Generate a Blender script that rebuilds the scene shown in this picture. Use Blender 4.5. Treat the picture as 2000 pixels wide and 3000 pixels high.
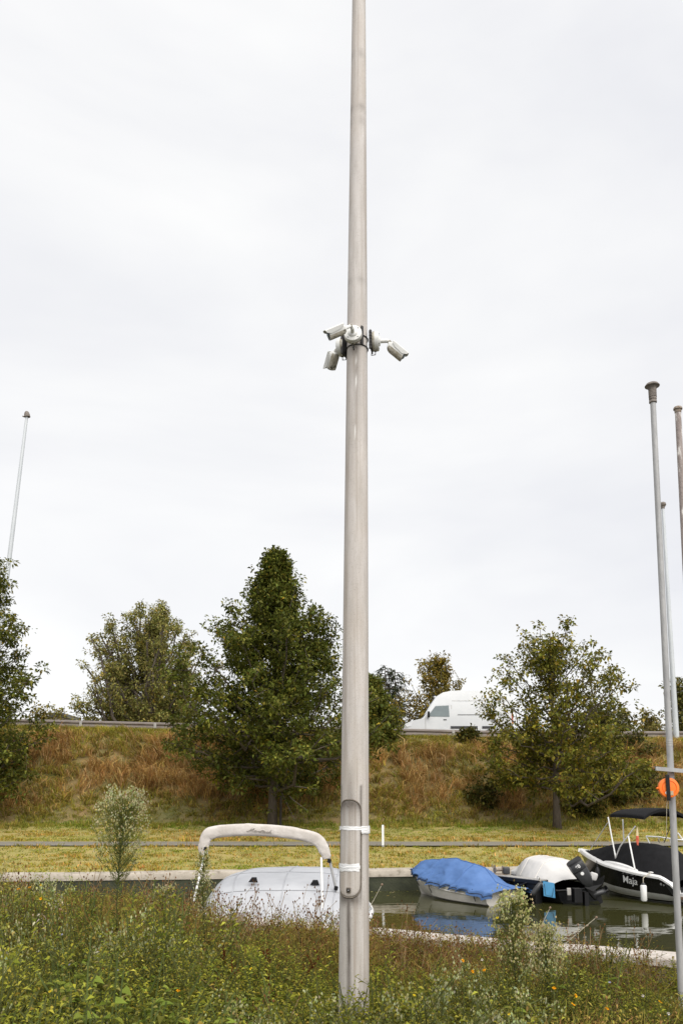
import bpy, math, random
import numpy as np
from mathutils import Vector, Matrix

for o in list(bpy.data.objects):
    bpy.data.objects.remove(o)
SC = bpy.context.scene
COL = SC.collection
R = math.radians
rng = np.random.default_rng(7)

# ------------------------------------------------------------------ camera
EYE = 2.8                      # metres above the water
F = 2400.0                     # focal length in pixels of a 3000 pixel high frame
TILT = math.atan(0.133)
PY = 2010.0                    # row of the optical axis (rising-front lens)
cam_d = bpy.data.cameras.new('camera')
cam_d.sensor_fit = 'VERTICAL'
cam_d.sensor_height = 36.0
cam_d.sensor_width = 24.0
cam_d.lens = F / 3000.0 * 36.0
cam_d.shift_y = (PY - 1500.0) / 3000.0
cam_d.clip_start = 0.05
cam_d.clip_end = 5000
cam = bpy.data.objects.new('camera', cam_d)
COL.objects.link(cam)
cam.location = (0, 0, EYE)
cam.rotation_euler = (math.pi / 2 + TILT, 0, 0)
SC.camera = cam

# ------------------------------------------------------------------ sky and sun
SUN_EL, SUN_AZ = 48.0, 158.0     # azimuth clockwise from +Y (the view direction): behind the camera, to the right
world = bpy.data.worlds.new('World')
SC.world = world
world.use_nodes = True
nt = world.node_tree
nt.nodes.clear()
out = nt.nodes.new('ShaderNodeOutputWorld')
sky = nt.nodes.new('ShaderNodeTexSky')
sky.sky_type = 'NISHITA'
sky.sun_disc = False
sky.sun_elevation = R(SUN_EL)
sky.sun_rotation = R(SUN_AZ)
bg_a = nt.nodes.new('ShaderNodeBackground')
bg_a.inputs[1].default_value = 0.05
nt.links.new(sky.outputs[0], bg_a.inputs[0])
tc = nt.nodes.new('ShaderNodeTexCoord')
mp = nt.nodes.new('ShaderNodeMapping')
mp.inputs['Scale'].default_value = (1.0, 1.0, 2.6)
mp.inputs['Location'].default_value = (0.35, 0.2, 0.1)
nz = nt.nodes.new('ShaderNodeTexNoise')
nz.inputs['Scale'].default_value = 1.6
nz.inputs['Detail'].default_value = 5.0
nz.inputs['Roughness'].default_value = 0.5
nz.inputs['Distortion'].default_value = 0.35
rp = nt.nodes.new('ShaderNodeValToRGB')
rp.color_ramp.elements[0].position = 0.34
rp.color_ramp.elements[0].color = (0.845, 0.85, 0.882, 1)
rp.color_ramp.elements[1].position = 0.60
rp.color_ramp.elements[1].color = (1.0, 0.998, 0.992, 1)
bg_b = nt.nodes.new('ShaderNodeBackground')
bg_b.inputs[1].default_value = 0.425
mixw = nt.nodes.new('ShaderNodeMixShader')
mixw.inputs[0].default_value = 0.94
nt.links.new(tc.outputs['Generated'], mp.inputs[0])
nt.links.new(mp.outputs[0], nz.inputs['Vector'])
nt.links.new(nz.outputs[0], rp.inputs[0])
nt.links.new(rp.outputs[0], bg_b.inputs[0])
nt.links.new(bg_a.outputs[0], mixw.inputs[1])
nt.links.new(bg_b.outputs[0], mixw.inputs[2])
nt.links.new(mixw.outputs[0], out.inputs[0])

sun_d = bpy.data.lights.new('sun', 'SUN')
sun_d.energy = 1.5
sun_d.angle = R(60)
sun_d.color = (1.0, 0.955, 0.885)
sun = bpy.data.objects.new('sun', sun_d)
COL.objects.link(sun)
_el, _az = R(SUN_EL), R(SUN_AZ)
sdir = Vector((math.sin(_az) * math.cos(_el), math.cos(_az) * math.cos(_el), math.sin(_el)))
sun.rotation_euler = sdir.to_track_quat('Z', 'Y').to_euler()
sun.location = sdir * 60

vs = SC.view_settings
vs.view_transform = 'Standard'
vs.look = 'None'
vs.exposure = 1.3
vs.gamma = 1.0
vs.use_curve_mapping = False
SC.cycles.max_bounces = 8
SC.cycles.diffuse_bounces = 5
SC.cycles.glossy_bounces = 3
SC.cycles.transmission_bounces = 3
SC.cycles.transparent_max_bounces = 4
SC.cycles.caustics_reflective = False
SC.cycles.caustics_refractive = False
SC.cycles.use_denoising = True

# ------------------------------------------------------------------ helpers
CT, ST = math.cos(TILT), math.sin(TILT)


def at(px, py, Y):
    """World point seen at a place of the 2000 x 3000 frame, at distance Y down the view."""
    xc = (px - 1000.0) / F
    yc = -(py - PY) / F
    d = np.array([xc, CT - yc * ST, ST + yc * CT])
    return np.array([0, 0, EYE]) + d * (Y / d[1])


def atz(px, py, z):
    """World point at a given height."""
    xc = (px - 1000.0) / F
    yc = -(py - PY) / F
    d = np.array([xc, CT - yc * ST, ST + yc * CT])
    return np.array([0, 0, EYE]) + d * ((z - EYE) / d[2])


def norm(v):
    v = np.asarray(v, float)
    n = np.linalg.norm(v, axis=-1, keepdims=True)
    return v / np.maximum(n, 1e-9)


def vnoise(x, y, seed=0):
    """Smooth value noise, vectorised, about -1..1."""
    x = np.asarray(x, float)
    y = np.asarray(y, float)
    xi, yi = np.floor(x).astype(np.int64), np.floor(y).astype(np.int64)
    xf, yf = x - xi, y - yi
    u, v = xf * xf * (3 - 2 * xf), yf * yf * (3 - 2 * yf)

    def h(a, b):
        s = np.sin(a * 127.1 + b * 311.7 + seed * 74.7) * 43758.5453
        return (s - np.floor(s)) * 2 - 1
    return (h(xi, yi) * (1 - u) + h(xi + 1, yi) * u) * (1 - v) + (h(xi, yi + 1) * (1 - u) + h(xi + 1, yi + 1) * u) * v


def fbm(x, y, seed=0, o=3):
    s, a, f = 0, 1.0, 1.0
    for k in range(o):
        s = s + a * vnoise(np.asarray(x) * f, np.asarray(y) * f, seed + k)
        a *= .5
        f *= 2.1
    return s


def tag(o, label=None, cat=None, group=None, kind=None):
    if label:
        o['label'] = label
    if cat:
        o['category'] = cat
    if group:
        o['group'] = group
    if kind:
        o['kind'] = kind
    return o


def thing(name, loc, label, cat, group=None):
    e = bpy.data.objects.new(name, None)
    e.empty_display_size = 0.2
    COL.objects.link(e)
    e.location = tuple(float(c) for c in loc)
    tag(e, label, cat, group)
    return e


def wloc(e):
    p = np.zeros(3)
    while e is not None:
        p = p + np.array(e.location)
        e = e.parent
    return p


def build(name, parts, m, parent=None, smooth=False, loc=None):
    """parts: list of (V, F). One mesh object. Vertices in world coordinates."""
    if isinstance(parts, tuple):
        parts = [parts]
    V, FF, n = [], [], 0
    for v, f in parts:
        v = np.asarray(v, float).reshape(-1, 3)
        V.append(v)
        FF += [tuple(int(i) + n for i in q) for q in f]
        n += len(v)
    V = np.concatenate(V)
    origin = V.mean(0) if loc is None else np.asarray(loc, float)
    me = bpy.data.meshes.new(name)
    me.from_pydata((V - origin).tolist(), [], FF)
    me.update()
    if smooth:
        me.polygons.foreach_set('use_smooth', np.ones(len(me.polygons), bool))
        if smooth == 'auto':
            try:
                me.set_sharp_from_angle(angle=R(38))
            except Exception:
                pass
    me.materials.append(m)
    o = bpy.data.objects.new(name, me)
    COL.objects.link(o)
    if parent is not None:
        o.parent = parent
        o.location = tuple(origin - wloc(parent))
    else:
        o.location = tuple(origin)
    return o


def build_big(name, V, Q, C, m, parent=None, origin=None):
    """A large all-quad mesh with a colour per vertex."""
    V = np.asarray(V, np.float32)
    origin = np.zeros(3, np.float32) if origin is None else np.asarray(origin, np.float32)
    V = V - origin
    me = bpy.data.meshes.new(name)
    nq = len(Q)
    me.vertices.add(len(V))
    me.vertices.foreach_set('co', V.ravel())
    me.loops.add(nq * 4)
    me.loops.foreach_set('vertex_index', np.asarray(Q, np.int32).ravel())
    me.polygons.add(nq)
    me.polygons.foreach_set('loop_start', np.arange(0, nq * 4, 4, dtype=np.int32))
    try:
        me.polygons.foreach_set('loop_total', np.full(nq, 4, np.int32))
    except Exception:
        pass
    at_ = me.attributes.new('Col', 'FLOAT_COLOR', 'POINT')
    c4 = np.ones((len(V), 4), np.float32)
    c4[:, :3] = C
    at_.data.foreach_set('color', c4.ravel())
    me.update(calc_edges=True)
    me.validate()
    me.materials.append(m)
    o = bpy.data.objects.new(name, me)
    COL.objects.link(o)
    if parent is not None:
        o.parent = parent
        o.location = tuple(float(a) for a in (origin - wloc(parent)))
    else:
        o.location = tuple(float(a) for a in origin)
    return o


# ---- shapes (world coordinates)
def frame(d):
    d = norm(d)
    up = np.array([0, 0, 1.0]) if abs(d[2]) < .95 else np.array([1.0, 0, 0])
    a = norm(np.cross(d, up))
    return a, np.cross(a, d)


def tube(pts, rad, n=8, cap=True, ph=0.0):
    pts = [np.asarray(p, float) for p in pts]
    if np.isscalar(rad):
        rad = [rad] * len(pts)
    V, Fc = [], []
    pa = None
    for i, p in enumerate(pts):
        d = (pts[min(i + 1, len(pts) - 1)] - pts[max(i - 1, 0)])
        if pa is None:
            a, b = frame(d)
        else:
            dn = norm(d)
            a = norm(pa - dn * np.dot(pa, dn))
            b = np.cross(a, dn)
        pa = a
        for k in range(n):
            t = 2 * math.pi * k / n + ph
            V.append(p + (a * math.cos(t) + b * math.sin(t)) * rad[i])
    for i in range(len(pts) - 1):
        for k in range(n):
            k2 = (k + 1) % n
            Fc.append((i * n + k, i * n + k2, (i + 1) * n + k2, (i + 1) * n + k))
    if cap:
        Fc.append(tuple(range(n - 1, -1, -1)))
        Fc.append(tuple(range((len(pts) - 1) * n, len(pts) * n)))
    return np.array(V), Fc


def lathe(prof, c, axis=(0, 0, 1), n=24):
    axis = norm(axis)
    a, b = frame(axis)
    V, Fc = [], []
    for r, h in prof:
        for k in range(n):
            t = 2 * math.pi * k / n
            V.append(np.asarray(c) + axis * h + (a * math.cos(t) + b * math.sin(t)) * r)
    for i in range(len(prof) - 1):
        for k in range(n):
            k2 = (k + 1) % n
            Fc.append((i * n + k, i * n + k2, (i + 1) * n + k2, (i + 1) * n + k))
    Fc.append(tuple(range(n - 1, -1, -1)))
    Fc.append(tuple(range((len(prof) - 1) * n, len(prof) * n)))
    return np.array(V), Fc


def box(c, ax, ay, az):
    """Box with half-extent vectors."""
    c, ax, ay, az = [np.asarray(q, float) for q in (c, ax, ay, az)]
    V = [c + sx * ax + sy * ay + sz * az for sz in (-1, 1) for sy in (-1, 1) for sx in (-1, 1)]
    return np.array(V), [(0, 2, 3, 1), (4, 5, 7, 6), (0, 1, 5, 4), (2, 6, 7, 3), (0, 4, 6, 2), (1, 3, 7, 5)]


def abox(x0, x1, y0, y1, z0, z1):
    return box(((x0 + x1) / 2, (y0 + y1) / 2, (z0 + z1) / 2), ((x1 - x0) / 2, 0, 0), (0, (y1 - y0) / 2, 0), (0, 0, (z1 - z0) / 2))


def loft(secs, closed=False, cap0=False, cap1=False):
    n = len(secs[0])
    V = np.concatenate([np.asarray(s, float) for s in secs])
    Fc = []
    for i in range(len(secs) - 1):
        for k in range(n if closed else n - 1):
            k2 = (k + 1) % n
            Fc.append((i * n + k, i * n + k2, (i + 1) * n + k2, (i + 1) * n + k))
    if cap0:
        Fc.append(tuple(range(n - 1, -1, -1)))
    if cap1:
        Fc.append(tuple(range((len(secs) - 1) * n, len(secs) * n)))
    return V, Fc


def rbox(c, ax, ay, az, bev=.15, n=4):
    """Box with rounded edges round its az axis and softened ends."""
    c, ax, ay, az = [np.asarray(q, float) for q in (c, ax, ay, az)]
    ring = []
    for q, (sx, sy) in enumerate(((1, 1), (-1, 1), (-1, -1), (1, -1))):
        for k in range(n + 1):
            t = math.pi / 2 * (q + k / n)
            ring.append((sx * (1 - bev) + bev * math.cos(t), sy * (1 - bev) + bev * math.sin(t)))
    secs = []
    for s, w in ((1, 1 - bev * .6), (1 - bev * .35, 1 - bev * .15), (1 - bev * .8, 1), (-1 + bev * .8, 1), (-1 + bev * .35, 1 - bev * .15), (-1, 1 - bev * .6)):
        secs.append([c + ax * x * w + ay * y * w + az * s for x, y in ring])
    return loft(secs[::-1], closed=True, cap0=True, cap1=True)


def sheet(P):
    """P: array (m, n, 3) -> grid surface."""
    m, n = P.shape[:2]
    Fc = [(i * n + k, i * n + k + 1, (i + 1) * n + k + 1, (i + 1) * n + k) for i in range(m - 1) for k in range(n - 1)]
    return P.reshape(-1, 3), Fc


# ------------------------------------------------------------------ materials
def new_mat(name):
    m = bpy.data.materials.new(name)
    m.use_nodes = True
    t = m.node_tree
    b = t.nodes['Principled BSDF']
    return m, t, b


def mat(name, c, rough=.6, metal=0.0, var=.15, vs_=8.0, c2=None, bump=.15, bs=60.0, spec=.5, stretch=(1, 1, 1), spots=0.0, spot_c=(.05, .04, .03), spot_s=30.0):
    m, t, b = new_mat(name)
    b.inputs['Roughness'].default_value = rough
    b.inputs['Metallic'].default_value = metal
    b.inputs['Specular IOR Level'].default_value = spec
    tcn = t.nodes.new('ShaderNodeTexCoord')
    mpn = t.nodes.new('ShaderNodeMapping')
    mpn.inputs['Scale'].default_value = stretch
    t.links.new(tcn.outputs['Object'], mpn.inputs[0])
    n1 = t.nodes.new('ShaderNodeTexNoise')
    n1.inputs['Scale'].default_value = vs_
    n1.inputs['Detail'].default_value = 6
    n1.inputs['Roughness'].default_value = .65
    t.links.new(mpn.outputs[0], n1.inputs['Vector'])
    r = t.nodes.new('ShaderNodeValToRGB')
    c = np.array(c, float)
    cc2 = np.array(c2, float) if c2 is not None else np.clip(c * (1 + var), 0, .95)
    cc1 = c * (1 - var) if c2 is None else c
    r.color_ramp.elements[0].position = .33
    r.color_ramp.elements[1].position = .67
    r.color_ramp.elements[0].color = (*cc1, 1)
    r.color_ramp.elements[1].color = (*cc2, 1)
    t.links.new(n1.outputs[0], r.inputs[0])
    colour = r.outputs[0]
    if spots > 0:
        n3 = t.nodes.new('ShaderNodeTexNoise')
        n3.inputs['Scale'].default_value = spot_s
        n3.inputs['Detail'].default_value = 4
        t.links.new(mpn.outputs[0], n3.inputs['Vector'])
        r3 = t.nodes.new('ShaderNodeValToRGB')
        r3.color_ramp.elements[0].position = .56
        r3.color_ramp.elements[1].position = .68
        r3.color_ramp.elements[0].color = (0, 0, 0, 1)
        r3.color_ramp.elements[1].color = (spots, spots, spots, 1)
        t.links.new(n3.outputs[0], r3.inputs[0])
        mx = t.nodes.new('ShaderNodeMix')
        mx.data_type = 'RGBA'
        t.links.new(r3.outputs[0], mx.inputs['Factor'])
        t.links.new(colour, mx.inputs['A'])
        mx.inputs['B'].default_value = (*spot_c, 1)
        colour = mx.outputs['Result']
    t.links.new(colour, b.inputs['Base Color'])
    if bump > 0:
        n2 = t.nodes.new('ShaderNodeTexNoise')
        n2.inputs['Scale'].default_value = bs
        n2.inputs['Detail'].default_value = 5
        t.links.new(mpn.outputs[0], n2.inputs['Vector'])
        bp = t.nodes.new('ShaderNodeBump')
        bp.inputs['Strength'].default_value = bump
        bp.inputs['Distance'].default_value = .02
        t.links.new(n2.outputs[0], bp.inputs['Height'])
        t.links.new(bp.outputs[0], b.inputs['Normal'])
    return m


def foliage_mat(name, trans=.3, rough=.55, gloss=.25):
    m, t, b = new_mat(name)
    a = t.nodes.new('ShaderNodeAttribute')
    a.attribute_name = 'Col'
    b.inputs['Roughness'].default_value = rough
    b.inputs['Specular IOR Level'].default_value = gloss
    n1 = t.nodes.new('ShaderNodeTexNoise')
    n1.inputs['Scale'].default_value = 3.0
    n1.inputs['Detail'].default_value = 4
    tcn = t.nodes.new('ShaderNodeTexCoord')
    t.links.new(tcn.outputs['Object'], n1.inputs['Vector'])
    mr = t.nodes.new('ShaderNodeMapRange')
    mr.inputs['From Min'].default_value = .3
    mr.inputs['From Max'].default_value = .7
    mr.inputs['To Min'].default_value = .82
    mr.inputs['To Max'].default_value = 1.18
    t.links.new(n1.outputs[0], mr.inputs[0])
    vm = t.nodes.new('ShaderNodeVectorMath')
    vm.operation = 'SCALE'
    t.links.new(a.outputs['Color'], vm.inputs[0])
    t.links.new(mr.outputs[0], vm.inputs['Scale'])
    t.links.new(vm.outputs[0], b.inputs['Base Color'])
    tr = t.nodes.new('ShaderNodeBsdfTranslucent')
    t.links.new(vm.outputs[0], tr.inputs[0])
    mx = t.nodes.new('ShaderNodeMixShader')
    mx.inputs[0].default_value = trans
    t.links.new(b.outputs[0], mx.inputs[1])
    t.links.new(tr.outputs[0], mx.inputs[2])
    t.links.new(mx.outputs[0], t.nodes['Material Output'].inputs[0])
    return m


M = {}
M['leaf'] = foliage_mat('leaf', .30, .5, .10)
M['weed'] = foliage_mat('weed', .36, .6, .0)
M['grass'] = foliage_mat('grass', .3, .65, .0)
M['bark'] = mat('bark', (.07, .055, .042), .9, c2=(.14, .115, .09), vs_=6, bump=.8, bs=25, stretch=(3, 3, .6))
M['soil'] = mat('soil', (.05, .042, .028), .95, c2=(.09, .085, .045), vs_=5, bump=.6, bs=20)
M['lawn'] = mat('lawn', (.225, .22, .046), .95, c2=(.35, .265, .09), vs_=.9, bump=.5, bs=40, stretch=(.7, 1.6, 1))
M['bank'] = mat('bank', (.13, .13, .04), .95, c2=(.24, .16, .07), vs_=.6, bump=.6, bs=14)
M['asphalt'] = mat('asphalt', (.165, .15, .12), .9, c2=(.22, .20, .16), vs_=3, bump=.3, bs=90)
M['road'] = mat('road', (.055, .055, .058), .9, var=.2, vs_=3, bump=.3, bs=90)
M['coping'] = mat('coping', (.46, .41, .37), .85, c2=(.60, .55, .50), vs_=7, bump=.45, bs=70, spots=.55, spot_c=(.16, .14, .11), spot_s=26)
M['far_coping'] = mat('far_coping', (.33, .29, .24), .9, c2=(.47, .42, .355), vs_=3, bump=.45, bs=40, spots=.5, spot_c=(.14, .12, .085), spot_s=5)
M['wall_concrete'] = mat('wall_concrete', (.20, .175, .14), .9, c2=(.32, .29, .24), vs_=3.5, bump=.6, bs=45, spots=.7, spot_c=(.075, .065, .045), spot_s=9)
M['algae_wall'] = mat('algae_wall', (.022, .026, .014), .8, c2=(.05, .055, .03), vs_=3, bump=.5, bs=20)
M['galv'] = mat('galvanised_steel', (.30, .30, .305), .65, .2, c2=(.41, .41, .41), vs_=14, bump=.12, bs=60, stretch=(1, 1, .25), spots=.35, spot_c=(.2, .2, .2), spot_s=40)
M['galv_warm'] = mat('weathered_steel', (.33, .315, .30), .6, .25, c2=(.43, .42, .405), vs_=10, bump=.15, bs=60, stretch=(1, 1, .3), spots=.4, spot_c=(.2, .19, .17), spot_s=20)
M['lamp_mast'] = mat('lamp_mast_paint', (.46, .49, .52), .5, .1, c2=(.55, .575, .60), vs_=4, bump=.05, stretch=(1, 1, .2))
M['rust'] = mat('rusty_paint', (.24, .20, .185), .8, c2=(.33, .285, .27), vs_=12, bump=.5, bs=40, stretch=(1, 1, .4), spots=1.0, spot_c=(.72, .69, .66), spot_s=16)
M['rust_cap'] = mat('rust_cap', (.16, .10, .06), .85, c2=(.36, .33, .29), vs_=25, bump=.4)
M['dark_cap'] = mat('dark_cap', (.10, .085, .075), .75, c2=(.22, .19, .165), vs_=20, bump=.3)
M['rail'] = mat('rail_steel', (.16, .135, .12), .65, .3, c2=(.27, .235, .215), vs_=1.5, bump=.2, bs=30, stretch=(.3, 1, 2), spots=.6, spot_c=(.15, .10, .075), spot_s=4)
M['white_paint'] = mat('white_paint', (.76, .77, .78), .3, var=.04, vs_=2, bump=.02)
M['van_paint'] = mat('van_paint', (.56, .58, .605), .35, c2=(.62, .635, .655), vs_=1.5, bump=.02)
M['van_glass'] = mat('van_glass', (.17, .205, .215), .08, var=.1, vs_=2, bump=0, spec=.7)
M['black_plastic'] = mat('black_plastic', (.008, .008, .009), .45, var=.3, vs_=20, bump=.1, spec=.3)
M['dark_grey'] = mat('dark_grey_paint', (.034, .035, .039), .4, var=.2, vs_=14, bump=.08)
M['tyre'] = mat('tyre_rubber', (.02, .02, .02), .85, var=.3, vs_=20)
M['rim'] = mat('rim_metal', (.4, .4, .41), .4, .6, var=.1)
M['lamp_glass'] = mat('lamp_glass', (.65, .67, .7), .15, var=.1, bump=0)
M['orange'] = mat('orange_plastic', (.92, .185, .012), .45, var=.08, vs_=20, bump=.05)
M['cardboard'] = mat('note', (.45, .36, .24), .8, var=.2, vs_=60)
M['gelcoat'] = mat('gelcoat', (.74, .70, .64), .35, c2=(.82, .79, .745), vs_=3, bump=.04, spots=.25, spot_c=(.52, .45, .35), spot_s=6)
M['gelcoat_white'] = mat('gelcoat_white', (.76, .755, .75), .25, c2=(.83, .825, .82), vs_=4, bump=.03, spots=.2, spot_c=(.5, .47, .42), spot_s=7)
M['black_hull'] = mat('black_hull', (.010, .0095, .0095), .15, var=.3, vs_=3, bump=.02, spec=.35)
M['dark_hull'] = mat('dark_hull', (.011, .012, .014), .35, var=.3, vs_=6, bump=.06, spec=.35)
M['black_canvas'] = mat('black_canvas', (.0065, .0065, .0075), .9, c2=(.011, .011, .0125), vs_=5, bump=.25, bs=90, spec=.2)
M['blue_tarp'] = mat('blue_tarp', (.055, .13, .32), .6, c2=(.08, .17, .39), vs_=2.5, bump=.35, bs=12)
M['white_tarp'] = mat('white_tarp', (.50, .49, .48), .7, c2=(.58, .57, .56), vs_=2, bump=.3, bs=9)
M['grey_tarp'] = mat('grey_tarp', (.35, .36, .385), .65, c2=(.43, .44, .465), vs_=2, bump=.3, bs=7, stretch=(1, 1, 2))
M['cream_canvas'] = mat('cream_canvas', (.48, .44, .405), .85, c2=(.60, .565, .535), vs_=7, bump=.35, bs=30)
M['lettering'] = mat('lettering', (.30, .27, .245), .8, var=.1)
M['white_letters'] = mat('white_letters', (.8, .8, .8), .5, var=.04)
M['grey_letters'] = mat('grey_letters', (.22, .22, .23), .5, var=.04)
M['silver'] = mat('silver_tube', (.60, .60, .60), .35, .3, var=.08, vs_=30, bump=.03)
M['white_tube'] = mat('white_tube', (.78, .78, .77), .35, var=.05, bump=.02)
M['teak'] = mat('teak', (.16, .10, .065), .7, c2=(.25, .17, .12), vs_=10, stretch=(1, 6, 1))
M['rope'] = mat('rope', (.42, .38, .30), .9, var=.2, vs_=50)
M['dark_rope'] = mat('dark_rope', (.02, .02, .025), .9, var=.2, vs_=50)
M['sky_blue'] = mat('sky_blue_board', (.11, .37, .66), .5, var=.08, vs_=6)
M['flag_red'] = mat('flag_red', (.55, .11, .06), .8, var=.15)
M['flag_yellow'] = mat('flag_yellow', (.62, .50, .30), .8, var=.15)
M['cctv'] = mat('cctv_paint', (.62, .62, .60), .45, c2=(.70, .70, .685), vs_=12, bump=.05)
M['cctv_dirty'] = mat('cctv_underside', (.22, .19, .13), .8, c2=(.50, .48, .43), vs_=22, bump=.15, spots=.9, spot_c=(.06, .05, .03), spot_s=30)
M['bracket'] = mat('bracket_steel', (.022, .02, .02), .6, var=.3, vs_=30)
M['tape'] = mat('white_tape', (.72, .72, .73), .5, c2=(.80, .80, .81), vs_=8, bump=.4, bs=18, stretch=(1, 1, 6))
M['gasket'] = mat('gasket', (.09, .075, .06), .9, c2=(.20, .17, .14), vs_=30)
M['building'] = mat('building_wall', (.17, .145, .125), .9, var=.15, vs_=2)
M['wood_stake'] = mat('wood_stake', (.05, .042, .034), .9, var=.3, vs_=10, stretch=(3, 3, .5))


def concrete_pole_mat():
    m, t, b = new_mat('pole_concrete')
    b.inputs['Roughness'].default_value = .85
    tcn = t.nodes.new('ShaderNodeTexCoord')

    def noise(scale, det, st=(1, 1, 1), rgh=.6):
        mpn = t.nodes.new('ShaderNodeMapping')
        mpn.inputs['Scale'].default_value = st
        t.links.new(tcn.outputs['Object'], mpn.inputs[0])
        n = t.nodes.new('ShaderNodeTexNoise')
        n.inputs['Scale'].default_value = scale
        n.inputs['Detail'].default_value = det
        n.inputs['Roughness'].default_value = rgh
        t.links.new(mpn.outputs[0], n.inputs['Vector'])
        return n.outputs[0]

    def ramp(v, p0, c0, p1, c1):
        r = t.nodes.new('ShaderNodeValToRGB')
        r.color_ramp.elements[0].position = p0
        r.color_ramp.elements[1].position = p1
        r.color_ramp.elements[0].color = (*c0, 1)
        r.color_ramp.elements[1].color = (*c1, 1)
        t.links.new(v, r.inputs[0])
        return r.outputs[0]

    def mixc(f, a, bb):
        x = t.nodes.new('ShaderNodeMix')
        x.data_type = 'RGBA'
        t.links.new(f, x.inputs['Factor'])
        t.links.new(a, x.inputs['A'])
        if isinstance(bb, tuple):
            x.inputs['B'].default_value = (*bb, 1)
        else:
            t.links.new(bb, x.inputs['B'])
        return x.outputs['Result']
    base = ramp(noise(16, 7, (1, 1, .16)), .3, (.41, .38, .355), .7, (.54, .51, .49))
    streak = ramp(noise(30, 6, (1, 1, .018)), .50, (0, 0, 0), .70, (.75, .75, .75))
    c = mixc(streak, base, (.27, .225, .185))
    warm = ramp(noise(2.2, 3, (1, 1, .5)), .45, (0, 0, 0), .7, (.35, .35, .35))
    c = mixc(warm, c, (.42, .345, .27))
    speck = ramp(noise(170, 2), .60, (0, 0, 0), .67, (.6, .6, .6))
    c = mixc(speck, c, (.22, .19, .16))
    a = t.nodes.new('ShaderNodeAttribute')
    a.attribute_name = 'Col'
    sep = t.nodes.new('ShaderNodeSeparateColor')
    t.links.new(a.outputs['Color'], sep.inputs[0])
    gr = noise(40, 5, (1, 1, .25))
    mu = t.nodes.new('ShaderNodeMath')
    mu.operation = 'MULTIPLY'
    mr = t.nodes.new('ShaderNodeMapRange')
    mr.inputs['From Min'].default_value = .25
    mr.inputs['From Max'].default_value = .65
    mr.inputs['To Min'].default_value = .7
    mr.inputs['To Max'].default_value = 1.0
    t.links.new(gr, mr.inputs[0])
    t.links.new(sep.outputs[0], mu.inputs[0])
    t.links.new(mr.outputs[0], mu.inputs[1])
    c = mixc(mu.outputs[0], c, (.055, .042, .032))
    c = mixc(sep.outputs[1], c, (.80, .79, .77))
    t.links.new(c, b.inputs['Base Color'])
    bp = t.nodes.new('ShaderNodeBump')
    bp.inputs['Strength'].default_value = .25
    bp.inputs['Distance'].default_value = .004
    t.links.new(noise(220, 3), bp.inputs['Height'])
    t.links.new(bp.outputs[0], b.inputs['Normal'])
    return m


M['pole'] = concrete_pole_mat()


def water_mat():
    m, t, b = new_mat('canal_water')
    b.inputs['Base Color'].default_value = (.040, .040, .013, 1)
    b.inputs['Roughness'].default_value = .025
    b.inputs['IOR'].default_value = 1.333
    b.inputs['Specular IOR Level'].default_value = .62
    tcn = t.nodes.new('ShaderNodeTexCoord')
    mpn = t.nodes.new('ShaderNodeMapping')
    mpn.inputs['Scale'].default_value = (.7, 1.4, 1)
    t.links.new(tcn.outputs['Object'], mpn.inputs[0])
    n = t.nodes.new('ShaderNodeTexNoise')
    n.inputs['Scale'].default_value = 1.6
    n.inputs['Detail'].default_value = 3
    t.links.new(mpn.outputs[0], n.inputs['Vector'])
    bp = t.nodes.new('ShaderNodeBump')
    bp.inputs['Strength'].default_value = .08
    bp.inputs['Distance'].default_value = .08
    t.links.new(n.outputs[0], bp.inputs['Height'])
    t.links.new(bp.outputs[0], b.inputs['Normal'])
    return m


M['water'] = water_mat()

# ------------------------------------------------------------------ terrain
# near parapet line (outer top edge) and far quay line
PA = np.array([3.25, 8.13])
PDIR = norm(np.array([8.44, -4.33]))
PN = np.array([-PDIR[1], PDIR[0]])            # towards the water


def par_y(x):
    return PA[1] + (x - PA[0]) * PDIR[1] / PDIR[0]


def quay_y(x):
    return 24.55 + .13 * np.clip(x, -14, 14)


def crest_z(x):
    return np.maximum(5.85 - .025 * np.asarray(x, float), 5.62)


GZ = .85


def near_z(x, y):
    return GZ + .05 * fbm(np.asarray(x) * .6, np.asarray(y) * .6, 3) + .10 * np.clip((5 - np.asarray(y)) / 5, 0, 1)


def far_z(x, y):
    """Height of the far bank: lawn, path, foot of the embankment, crest, road, land beyond."""
    x, y = np.asarray(x, float), np.asarray(y, float)
    q = quay_y(x)
    cz = crest_z(x)
    yy = [0, .5, 5.0, 6.9, 11.0, 12.6, 17.0, 18.2, 19.0]
    u = y - q
    # stretch so that path and crest run straight while the quay is slightly askew
    k0 = 29.3 - q
    lawn1 = .6 + np.clip((u - .5) / np.maximum(k0 - .5, .1), 0, 1) * .45
    z = lawn1
    z = np.where(y > 29.3, 1.05 + np.clip((y - 31.3) / 4.7, 0, 1) * .5, z)
    t = np.clip((y - 36) / 6.4, 0, 1)
    z = np.where(y > 36, 1.55 + (cz - 1.55) * (t - .06 * np.sin(2 * math.pi * t)), z)
    z = np.where(y > 60, cz - np.clip((y - 60) / 8, 0, 1) * (cz - 2.5), z)
    return z


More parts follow.
